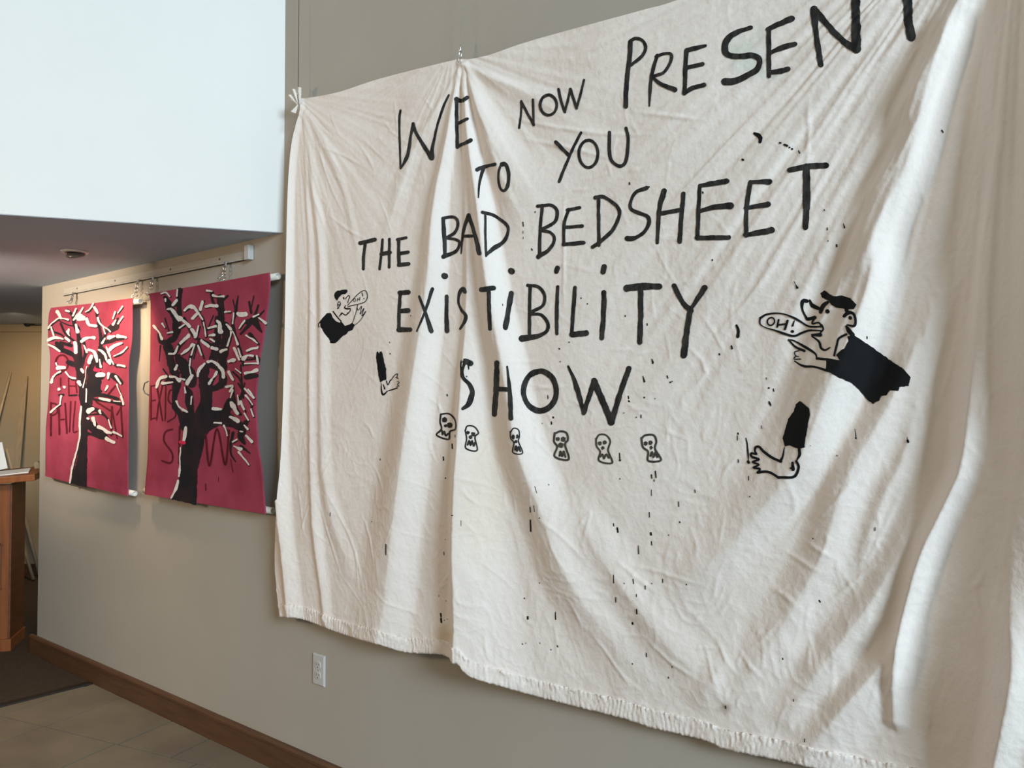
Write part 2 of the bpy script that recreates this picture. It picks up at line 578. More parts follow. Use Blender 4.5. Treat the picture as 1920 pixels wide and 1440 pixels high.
def paint_mesh(surf, strokes, polys, off, wob=0.06):
    """brush strokes (pixel polylines with widths) and filled outlines laid on a cloth surface"""
    V, Fc = [], []
    base = 0
    for k, st in enumerate(strokes):
        pts, w = st[0], st[1]
        taper = st[2] if len(st) > 2 else 'r'
        a = np.array([list(p[:2]) for p in pts], float)
        c = catmull(a, 2.2)
        L = np.r_[0, np.cumsum(np.hypot(*np.diff(c, axis=0).T))]
        if np.ndim(w):
            W = np.interp(L / L[-1], np.linspace(0, 1, len(w)), w)
        else:
            W = np.full(len(c), float(w))
        d = np.gradient(c, axis=0)
        d /= np.maximum(1e-6, np.linalg.norm(d, axis=1))[:, None]
        nn = np.stack([-d[:, 1], d[:, 0]], 1)
        # extend round ends
        e0 = np.minimum(W[0] / 2, 40); e1 = np.minimum(W[-1] / 2, 40)
        k0 = 3
        f = np.sin(np.linspace(0.15, 0.9, k0) * math.pi / 2)
        pre = [c[0] - d[0] * e0 * math.cos(math.asin(v)) for v in f]
        post = [c[-1] + d[-1] * e1 * math.cos(math.asin(v)) for v in f[::-1]]
        cc = np.vstack([pre, c, post])
        WW = np.r_[W[0] * f, W, W[-1] * f[::-1]]
        NN = np.vstack([np.repeat(nn[:1], k0, 0), nn, np.repeat(nn[-1:], k0, 0)])
        n = len(cc)
        jl = np.convolve(nrng.normal(0, 1, n + 4), np.ones(5) / 5, 'valid') * wob * 1.4
        jr = np.convolve(nrng.normal(0, 1, n + 4), np.ones(5) / 5, 'valid') * wob * 1.4
        m = 5
        s = np.linspace(-1, 1, m)
        wsd = np.where(s[None, :] < 0, (1 + jl)[:, None], (1 + jr)[:, None]) * s[None, :]
        G = cc[:, None, :] + NN[:, None, :] * (wsd * WW[:, None] / 2)[..., None]
        P = surf.lift(surf.at(G[..., 0], G[..., 1]), off + 0.00012 * (k % 6))
        V.append(P.reshape(-1, 3))
        for i in range(n - 1):
            for j in range(m - 1):
                q = base + i * m + j
                Fc.append((q, q + 1, q + m + 1, q + m))
        base += n * m
    for poly in polys:
        a = np.array(poly, float)
        c = []
        for i in range(len(a)):
            b0, b1 = a[i], a[(i + 1) % len(a)]
            nseg = max(1, int(np.hypot(*(b1 - b0)) / 4))
            for t in range(nseg):
                c.append(b0 + (b1 - b0) * t / nseg + nrng.normal(0, 0.35, 2))
        c = np.array(c)
        mn, mx = c.min(0), c.max(0)
        gx, gy = np.meshgrid(np.arange(mn[0], mx[0], 5.0), np.arange(mn[1], mx[1], 5.0))
        gp = np.stack([gx.ravel(), gy.ravel()], 1)
        inside = np.zeros(len(gp), bool)
        jn = len(c) - 1
        for i in range(len(c)):
            xi, yi = c[i]; xj, yj = c[jn]
            cond = ((yi > gp[:, 1]) != (yj > gp[:, 1]))
            xin = (xj - xi) * (gp[:, 1] - yi) / (yj - yi + 1e-12) + xi
            inside ^= cond & (gp[:, 0] < xin)
            jn = i
        pts = [Vector(p) for p in c] + [Vector(p) for p in gp[inside]]
        ov, oe, of_, *_ = delaunay_2d_cdt(pts, [], [list(range(len(c)))], 1, 0.01)
        G = np.array([tuple(v) for v in ov])
        P = surf.lift(surf.at(G[:, 0], G[:, 1]), off)
        V.append(P)
        for f_ in of_:
            Fc.append(tuple(base + i for i in f_))
        base += len(G)
    return np.vstack(V), Fc


def paint(name, surf, strokes, polys, m, parent, off=0.0011, label=None, wob=0.06, stuff=False):
    V, Fc = paint_mesh(surf, strokes, polys, off, wob)
    me = bpy.data.meshes.new(name)
    me.from_pydata(V.tolist(), [], [tuple(f) for f in Fc])
    me.validate()
    me.polygons.foreach_set('use_smooth', [True] * len(me.polygons))
    bm = bmesh.new(); bm.from_mesh(me)
    bmesh.ops.recalc_face_normals(bm, faces=bm.faces[:])
    bm.to_mesh(me); bm.free()
    o = link(name, me, m, parent)
    if label: o['label'] = label
    if stuff: o['kind'] = 'stuff'
    return o


def T(x0, y0, s):
    """strokes measured on an enlarged crop, brought back to the frame"""
    def f(pts, w=None, *rest):
        q = [(x0 + p[0] / s, y0 + p[1] / s) for p in pts]
        if w is None: return q
        return (q, (np.array(w, float) / s).tolist() if np.ndim(w) else w / s) + tuple(rest)
    return f


def ring(cx, cy, rx, ry, n=14, a0=-1.9, sweep=6.35, tilt=0.0):
    out = []
    for k in range(n + 1):
        a = a0 + sweep * k / n
        x, y = rx * math.cos(a), ry * math.sin(a)
        out.append((cx + x * math.cos(tilt) - y * math.sin(tilt), cy + x * math.sin(tilt) + y * math.cos(tilt)))
    return out


def blob(cx, cy, rx, ry=None, n=12):
    ry = ry or rx
    return [(cx + rx * math.cos(2 * math.pi * k / n) * (1 + 0.08 * math.sin(3 * k)), cy + ry * math.sin(2 * math.pi * k / n)) for k in range(n)]


# ------------------------------------------------------------------ the bedsheet
_lat = np.random.default_rng(21).uniform(-1, 1, (128, 128))


def vnoise(u, v):
    iu, iv = np.floor(u).astype(int), np.floor(v).astype(int)
    fu, fv = u - iu, v - iv
    fu = fu * fu * fu * (fu * (fu * 6 - 15) + 10); fv = fv * fv * fv * (fv * (fv * 6 - 15) + 10)
    g = lambda a, b: _lat[a % 128, b % 128]
    return (g(iu, iv) * (1 - fu) + g(iu + 1, iv) * fu) * (1 - fv) + (g(iu, iv + 1) * (1 - fu) + g(iu + 1, iv + 1) * fu) * fv


def streaks(x, z, cx, cz, k, r0, r1, r2, a):
    """fine gathers radiating from a hanging point"""
    dx, dz = x - cx, z - cz
    r = np.hypot(dx, dz)
    th = np.arctan2(dx, -dz)
    n = vnoise(th * k, r * 1.3) + 0.55 * vnoise(th * k * 2.3 + 17, r * 2.1 + 5)
    return a * n * smooth(r / r0) * (1 - smooth((r - r1) / (r2 - r1)))


def crumple(x, z):
    m = 0.45 + 0.55 * smooth((1.7 - z) / 0.9)
    w1 = vnoise(x * 7 + 3, z * 7)
    rd = (1 - np.abs(vnoise(x * 17 + 2.0 * w1, z * 15 + 40 + 2.0 * w1))) ** 3
    rd2 = (1 - np.abs(vnoise(x * 31 + z * 12 + 9, z * 29 - x * 10 + 3 + 2 * w1))) ** 3
    msk = smooth(0.5 + 0.9 * vnoise(x * 5 + 60, z * 5 + 11))
    return m * (0.0020 * rd * msk + 0.0010 * rd2 + 0.0011 * vnoise(x * 23, z * 21 + 70))


def sheet_base(x, z):
    h = 0.038 + 0.018 * smooth((2.6 - z) / 1.9)
    h = h + 0.010 * np.sin(x * 2.3 + 0.4) * smooth((2.5 - z) / 1.2)
    # loose cloth: slow undulation
    h = h + 0.0030 * np.sin(x * 9.1 + z * 5.0) + 0.0022 * np.sin(x * 15.7 - z * 9.3 + 1.0)
    h = h + streaks(x, z, -0.24, 2.66, 26, 0.30, 1.0, 1.75, 0.0042)
    h = h + streaks(x, z, -2.75, 2.70, 20, 0.12, 0.5, 1.3, 0.0016)
    h = h + streaks(x, z, -1.87, 2.63, 16, 0.10, 0.4, 1.0, 0.0016)
    return h + crumple(x, z)


sheet = Surf(sheet_base)
R = sheet.ridges


def fold(pts, A, wl, wr, sharp=0.3, step=26, mul=1.35):
    R.append(Ridge(wall_pts(catmull(pts, step)), np.array(A) * mul, wl, wr, sharp))


# folds falling from the middle hook
fold([(861, 122), (853, 178), (845, 255), (826, 382), (818, 515), (803, 650), (790, 770), (775, 890), (757, 1013), (742, 1130), (725, 1215)],
     [0.006, 0.022, 0.034, 0.036, 0.039, 0.040, 0.036, 0.028], [0.02, 0.07, 0.13, 0.17, 0.20, 0.22], [0.012, 0.03, 0.05, 0.065, 0.085, 0.10, 0.115, 0.13])
fold([(865, 122), (867, 190), (870, 260), (874, 380), (878, 500), (880, 600), (879, 700), (879, 890), (882, 1013), (887, 1135), (888, 1280)],
     [0.003, 0.006, 0.010, 0.014, 0.022, 0.042, 0.060, 0.072, 0.080, 0.088], [0.01, 0.02, 0.03, 0.05, 0.08, 0.10, 0.12], [0.01, 0.03, 0.04, 0.06, 0.10, 0.16, 0.22, 0.28], 0.55, mul=1.0)
fold([(867, 122), (875, 190), (888, 276), (903, 360), (924, 493), (938, 582), (956, 671), (983, 822), (1001, 885), (1029, 961), (1061, 1053), (1110, 1142), (1150, 1200), (1230, 1290)],
     [0.004, 0.018, 0.030, 0.036, 0.037, 0.037, 0.036, 0.032, 0.026, 0.014, 0.0], [0.02, 0.06, 0.10, 0.12, 0.125, 0.13, 0.13], [0.008, 0.025, 0.05, 0.065, 0.08, 0.10, 0.12, 0.12])
fold([(870, 120), (897, 192), (920, 250), (950, 340), (990, 440)],
     [0.005, 0.020, 0.024, 0.016, 0.0], [0.015, 0.05, 0.08, 0.10], [0.015, 0.05, 0.09, 0.16, 0.2])
fold([(864, 122), (820, 200), (770, 290), (740, 380), (700, 560)], [0.003, 0.010, 0.009, 0.004, 0.0], [0.02, 0.06, 0.10], [0.02, 0.05, 0.09])
fold([(868, 118), (930, 150), (1010, 178), (1110, 200)], [0.004, 0.008, 0.005, 0.0], [0.02, 0.05, 0.07], [0.01, 0.03, 0.05])
fold([(1060, 900), (1110, 1010), (1180, 1110), (1260, 1210), (1330, 1290)], [0.0, 0.012, 0.016, 0.012, 0.004], 0.09, 0.10)
# folds sweeping down from the right-hand corner
fold([(1885, -190), (1850, -80), (1813, 0), (1786, 46), (1770, 101), (1740, 196), (1715, 290), (1691, 351), (1651, 440), (1640, 530), (1610, 620), (1560, 740), (1525, 830), (1490, 885), (1420, 970), (1330, 1060), (1250, 1100)],
     [0.012, 0.030, 0.040, 0.042, 0.042, 0.042, 0.036, 0.026, 0.016, 0.004], [0.05, 0.08, 0.10, 0.12, 0.14, 0.15], [0.03, 0.045, 0.05, 0.055, 0.065, 0.07, 0.075, 0.08, 0.09])
fold([(1790, 470), (1745, 600), (1700, 700), (1660, 780), (1602, 880), (1570, 960), (1545, 1041), (1500, 1120), (1440, 1220), (1380, 1300)],
     [0.0, 0.012, 0.020, 0.024, 0.022, 0.018, 0.012, 0.004], [0.05, 0.06, 0.08, 0.08], [0.05, 0.065, 0.07, 0.07])
fold([(1870, 100), (1862, 330), (1845, 520), (1832, 700), (1815, 860), (1787, 930), (1735, 1041), (1698, 1166), (1682, 1283), (1678, 1350)],
     [0.004, 0.006, 0.008, 0.010, 0.020, 0.032, 0.034, 0.028, 0.014], [0.06, 0.06, 0.05, 0.035, 0.03], [0.05, 0.05, 0.045, 0.04, 0.035], 0.5)
fold([(1705, 1180), (1660, 1240), (1590, 1320), (1535, 1385), (1500, 1430)], [0.004, 0.020, 0.024, 0.016, 0.008], [0.04, 0.05, 0.06], [0.05, 0.09, 0.10], 0.5)
fold([(1765, 900), (1654, 1101), (1590, 1190), (1521, 1279), (1480, 1340)], [0.0, 0.014, 0.016, 0.013, 0.004], [0.05, 0.06], [0.05, 0.06], 0.4)
fold([(1743, 640), (1700, 840), (1660, 930), (1614, 1040), (1560, 1110)], [0.0, 0.008, 0.012, 0.008, 0.0], [0.04, 0.05], [0.04, 0.05], 0.4)
fold([(1930, -150), (1965, 0), (1988, 300), (1990, 700), (1982, 1000), (1965, 1200), (1950, 1500)], [0.03, 0.075, 0.10, 0.10, 0.085, 0.06, 0.05], [0.12, 0.18, 0.22, 0.24, 0.22, 0.2], 0.08, 0.5)
fold([(1940, 300), (1925, 700), (1908, 1000), (1908, 1142), (1912, 1243), (1893, 1343), (1868, 1450)], [0.0, 0.0, 0.0, 0.0, 0.010, 0.034, 0.03], [0.10, 0.07, 0.05], [0.08, 0.06, 0.05], 0.5)
fold([(1865, -100), (1800, 60), (1720, 170), (1620, 300), (1520, 420), (1400, 520)], [0.002, 0.007, 0.009, 0.007, 0.004, 0.0], [0.04, 0.06], [0.03, 0.05])
fold([(1860, -120), (1700, 60), (1600, 150), (1480, 260)], [0.002, 0.006, 0.006, 0.0], [0.03, 0.05], [0.02, 0.04])
fold([(1800, -60), (1600, 40), (1500, 90), (1390, 150)], [0.002, 0.004, 0.005, 0.0], [0.03, 0.05], [0.02, 0.04])
fold([(1720, 260), (1650, 340), (1580, 420), (1500, 560), (1430, 690)], [0.0, 0.010, 0.010, 0.007, 0.0], [0.05, 0.06], [0.03, 0.05])
fold([(1700, 380), (1630, 480), (1560, 560), (1480, 720)], [0.0, 0.007, 0.007, 0.0], [0.04, 0.05], [0.03, 0.04])
fold([(1380, 1200), (1330, 1290), (1290, 1330)], [0.0, 0.008, 0.0], 0.05, 0.05, 0.5)
# left hanging edge and the gathers under its corner
fold([(562, 188), (562, 205), (549, 260), (541, 327), (537, 440), (532, 700), (530, 860), (534, 960), (545, 1060), (552, 1150)],
     [0.006, 0.018, 0.032, 0.036, 0.036, 0.034, 0.030, 0.024, 0.018], 0.06, [0.02, 0.035, 0.05, 0.055, 0.06, 0.07, 0.08], 0.4)
fold([(568, 215), (585, 330), (600, 480), (606, 650), (612, 850), (640, 1000), (690, 1120)], [0.003, 0.008, 0.010, 0.008, 0.009, 0.008, 0.0], [0.03, 0.05, 0.07], [0.03, 0.05, 0.06])
fold([(566, 215), (572, 330), (578, 470), (585, 640), (590, 830), (600, 1000), (618, 1160)], [0.002, 0.004, 0.006, 0.008, 0.010, 0.012, 0.010], [0.02, 0.03, 0.04], [0.02, 0.04, 0.05])
fold([(572, 210), (620, 300), (655, 400), (680, 520)], [0.002, 0.004, 0.004, 0.0], 0.03, 0.03)

# crease lines: short sharp wrinkles, hand placed where they show
C = lambda pts, A=0.0022, w=0.009: R.append(Ridge(wall_pts(catmull(pts, 40)), [0, A, A, 0], w, w, 0.6))
for pts in ([(1175, 205), (1250, 216), (1330, 226)], [(922, 208), (1010, 232), (1120, 248), (1240, 252)], [(960, 255), (1060, 275), (1160, 300)],
            [(1515, 170), (1513, 250), (1510, 330)], [(1053, 340), (1054, 470), (1056, 600)], [(1420, 205), (1330, 300), (1265, 370)],
            [(1690, 60), (1600, 170), (1480, 250)], [(1770, 160), (1700, 290), (1640, 400)], [(1800, 20), (1710, 100), (1640, 200)],
            [(600, 250), (625, 300), (640, 330)], [(590, 230), (610, 330), (650, 420)], [(572, 300), (590, 370), (610, 440)],
            [(660, 260), (690, 300), (700, 330)], [(600, 275), (640, 290), (690, 320)], [(610, 400), (650, 430), (690, 450)],
            [(616, 906), (650, 980), (671, 1028), (695, 1110)], [(600, 920), (625, 1010), (650, 1090)], [(680, 960), (705, 1010), (720, 1060)],
            [(565, 1010), (580, 960), (596, 920)], [(700, 870), (720, 900), (735, 930)], [(885, 905), (900, 930), (920, 950)],
            [(1640, 860), (1570, 940), (1500, 1000)], [(1660, 1040), (1590, 1100), (1530, 1150)], [(1700, 900), (1650, 1010), (1610, 1080)],
            [(1480, 880), (1490, 960), (1430, 1010)], [(1470, 1150), (1440, 1190), (1400, 1220)], [(1380, 1210), (1410, 1250), (1440, 1285)],
            [(1340, 1190), (1365, 1240), (1390, 1275)], [(1320, 1200), (1335, 1250), (1350, 1300)], [(1080, 1000), (1110, 960), (1095, 1030)],
            [(1150, 1040), (1200, 1085), (1240, 1115)], [(1180, 1060), (1230, 1070), (1330, 1100)], [(1210, 1190), (1260, 1240), (1320, 1280)],
            [(1110, 1180), (1150, 1240), (1190, 1300)], [(1460, 1030), (1520, 1060), (1560, 1080)], [(1500, 1010), (1550, 1035), (1570, 1050)],
            [(1440, 1100), (1480, 1120), (1500, 1140)], [(1750, 780), (1780, 700), (1800, 600)], [(1880, 250), (1860, 400), (1835, 520)],
            [(1330, 640), (1400, 560), (1470, 470)], [(1590, 500), (1560, 580), (1500, 640)], [(1270, 630), (1320, 700), (1240, 760)],
            [(1010, 960), (1060, 1000), (1110, 1060)], [(930, 1180), (935, 1220), (945, 1240)], [(560, 900), (570, 960), (575, 1010)]):
    C(pts, 0.0028, 0.010)
wr_ = np.random.default_rng(5)
for k in range(330):
    cx, cy = wr_.uniform(570, 1880), wr_.uniform(200, 1390)
    if cy > 1160 + 0.27 * (cx - 540) - 10: continue
    if cx < 900: ang = math.atan2(cy - 100, cx - 600) + wr_.normal(0, 0.5)
    elif cx > 1350: ang = math.atan2(cy + 150, cx - 1880) + wr_.normal(0, 0.35)
    else: ang = wr_.uniform(0, math.pi)
    L = wr_.uniform(14, 55)
    dx, dy = math.cos(ang) * L, math.sin(ang) * L
    if dy < 0: dx, dy = -dx, -dy
    b = wr_.normal(0, 6)
    C([(cx - dx, cy - dy), (cx + b, cy), (cx + dx, cy + dy)], wr_.uniform(0.0008, 0.0022), wr_.uniform(0.006, 0.010))

# outline of the sheet
hang_l = [(560, 182), (563, 202), (548, 260), (541, 327), (537, 440), (532, 700), (526, 860), (519, 936), (515, 1043), (518, 1100), (524, 1156)]
top_px = [(560, 182), (573, 184), (633, 173), (700, 151), (767, 133), (833, 117), (864, 110), (878, 111), (920, 102), (1000, 75), (1200, 20), (1270, 0), (1500, -82), (1700, -165), (1890, -245), (1905, -250)]
hem_px = [(524, 1156), (561, 1159), (592, 1169), (647, 1190), (720, 1211), (760, 1222), (809, 1225), (830, 1227), (857, 1243), (879, 1267), (928, 1283), (981, 1298), (1077, 1323), (1162, 1344), (1222, 1363), (1315, 1385), (1363, 1404), (1456, 1423), (1560, 1447), (1700, 1478), (1985, 1524)]
hang_r = [(1905, -250), (1950, -60), (1985, 300), (1992, 700), (1988, 1100), (1985, 1520)]


def edge(px):
    a = catmull(px, 12)
    P = sheet.at(a[:, 0], a[:, 1])
    return P[:, 0], P[:, 2]


ex, ez = edge(hang_l); o_ = np.argsort(ez); LX = lambda z: np.interp(z, ez[o_], ex[o_])
rx, rz = edge(hang_r); o2 = np.argsort(rz); RX = lambda z: np.interp(z, rz[o2], rx[o2])
tx, tz = edge(top_px); TZ = lambda x: np.interp(x, tx[np.argsort(tx)], tz[np.argsort(tx)])
bx, bz = edge(hem_px); BZ = lambda x: np.interp(x, bx[np.argsort(bx)], bz[np.argsort(bx)])
NS, NT = 640, 520
s = np.linspace(0, 1, NS)[None, :]
tt = np.linspace(0, 1, NT)[:, None]
zz = 0.62 + (2.66 - 0.62) * tt + 0 * s
for _ in range(3):
    xx = LX(zz) * (1 - s) + RX(zz) * s
    zz = BZ(xx) * (1 - tt) + TZ(xx) * tt
xx = LX(zz) * (1 - s) + RX(zz) * s
P = np.stack([xx, -sheet.h(xx, zz), zz], -1)


def pix(P):
    d = P - CAM
    w = d @ FWD
    return 960 + F * (d @ RT) / w, 720 - F * (d @ UP) / w


PXs, PYs = pix(P)
colr = np.ones(P.shape)


def stain(cx, cy, rx_, ry_, col, k=1.0, ang=0.0):
    u = (PXs - cx) * math.cos(ang) + (PYs - cy) * math.sin(ang)
    v = -(PXs - cx) * math.sin(ang) + (PYs - cy) * math.cos(ang)
    n = 0.25 * np.sin(u * 0.21 + v * 0.05) + 0.2 * np.sin(v * 0.3 + 1.3 + u * 0.1)
    q = smooth(1.25 - np.hypot(u / rx_, v / ry_) + 0.35 * n) * k
    for i in range(3):
        colr[..., i] *= 1 - q * (1 - col[i])


stain(1398, 105, 42, 46, (0.80, 0.92, 0.88), 0.8, -0.3)     # thin green wash around the S
stain(1425, 62, 16, 22, (0.82, 0.92, 0.88), 0.7)
stain(1446, 140, 30, 14, (0.84, 0.95, 0.93), 0.7)
stain(1192, 92, 10, 26, (0.90, 0.96, 0.93), 0.7)
stain(765, 195, 26, 20, (0.95, 0.86, 0.87), 0.6)
stain(832, 1195, 20, 24, (0.78, 0.70, 0.52), 0.7)
stain(1358, 1328, 15, 13, (0.62, 0.58, 0.52), 0.8)
stain(905, 935, 60, 160, (0.97, 0.95, 0.88), 0.8)
sheet_o = grid_mesh('painted_bedsheet', P, m_sheet, None, colr)
tag(sheet_o, 'large white cotton bedsheet hung on the wall, hand-painted with black lettering and figures', 'bedsheet')

# hem band along the lower edge, puckered, folded under
NH = 1100
hx = np.linspace(bx.min() + 0.003, bx.max() - 0.003, NH)
pk = np.zeros(NH)
pr = np.random.default_rng(3)
pk = np.convolve(pr.normal(0, 1, NH + 10), np.hanning(5) / np.hanning(5).sum(), 'same')[5:-5]
pk2 = np.convolve(pr.normal(0, 1, NH + 30), np.hanning(25) / np.hanning(25).sum(), 'same')[15:-15]
rowsH = []
zb = BZ(hx)
pk3 = np.convolve(pr.normal(0, 1, NH + 90), np.hanning(70) / np.hanning(70).sum(), 'same')[45:-45]
for k_, (dz, o_off, a) in enumerate(((0.047, 0.0004, 0.0), (0.0478, 0.0022, 0.0010), (0.044, 0.0030, 0.0016), (0.036, 0.0030, 0.0011), (0.028, 0.0028, 0.0007), (0.020, 0.0028, 0.0007), (0.011, 0.0028, 0.0009), (0.004, 0.0028, 0.0008), (-0.002, 0.0012, 0.0005), (-0.001, -0.003, 0.0))):
    Z = zb + dz + 0.0010 * pk2 + 0.0008 * pk
    hh = sheet.h(hx, np.maximum(Z, zb + 0.001))
    skew = np.interp(np.arange(NH) + 6.0 * k_ * np.sign(pk3), np.arange(NH), pk)
    loc = np.convolve(pr.normal(0, 1, NH + 12), np.hanning(9) / np.hanning(9).sum(), 'same')[6:-6]
    rowsH.append(np.stack([hx, -(hh + o_off + 1.7 * a * (0.8 * skew + 1.3 * pk2 + 0.9 * loc)), Z], -1))
grid_mesh('hem', np.array(rowsH)[::-1], m_hem, sheet_o)['label'] = 'puckered double hem along the bottom edge'

# knot of gathered cloth at the left corner
A0 = sheet.at(np.array(563.0), np.array(196.0))
bm = bmesh.new()
kn = []
for (dx, dz, dy, tipx, tipz, w) in ((0.0, 0.0, 0.0, 0.010, 0.060, 0.024), (-0.004, 0.0, -0.006, -0.038, 0.036, 0.020), (0.0, 0.004, -0.010, -0.012, 0.050, 0.016), (-0.004, 0.0, -0.004, -0.020, -0.030, 0.012)):
    n1 = 7
    for i in range(n1):
        pass
    base_ = Vector((A0[0] + dx, A0[1] - 0.004 + dy, A0[2] + dz))
    tip = base_ + Vector((tipx, -0.008, tipz))
    ax = (tip - base_).normalized()
    sd_ = ax.cross(Vector((0, 1, 0))).normalized()
    prevrow = None
    for i in range(6):
        f_ = i / 5
        wdt = w * (0.25 + 0.75 * f_) * 0.5
        row = []
        for j in range(7):
            v = j / 6 * 2 - 1
            row.append(bm.verts.new(base_.lerp(tip, f_) + sd_ * wdt * v + Vector((0, -0.010 * f_ * math.cos(v * 2.6 + f_), 0))))
        if prevrow:
            for j in range(6):
                bm.faces.new((prevrow[j], prevrow[j + 1], row[j + 1], row[j]))
        prevrow = row
bm_obj('corner_knot', bm, m_hem, sheet_o, True)['label'] = 'gathered corner tied to the cable'

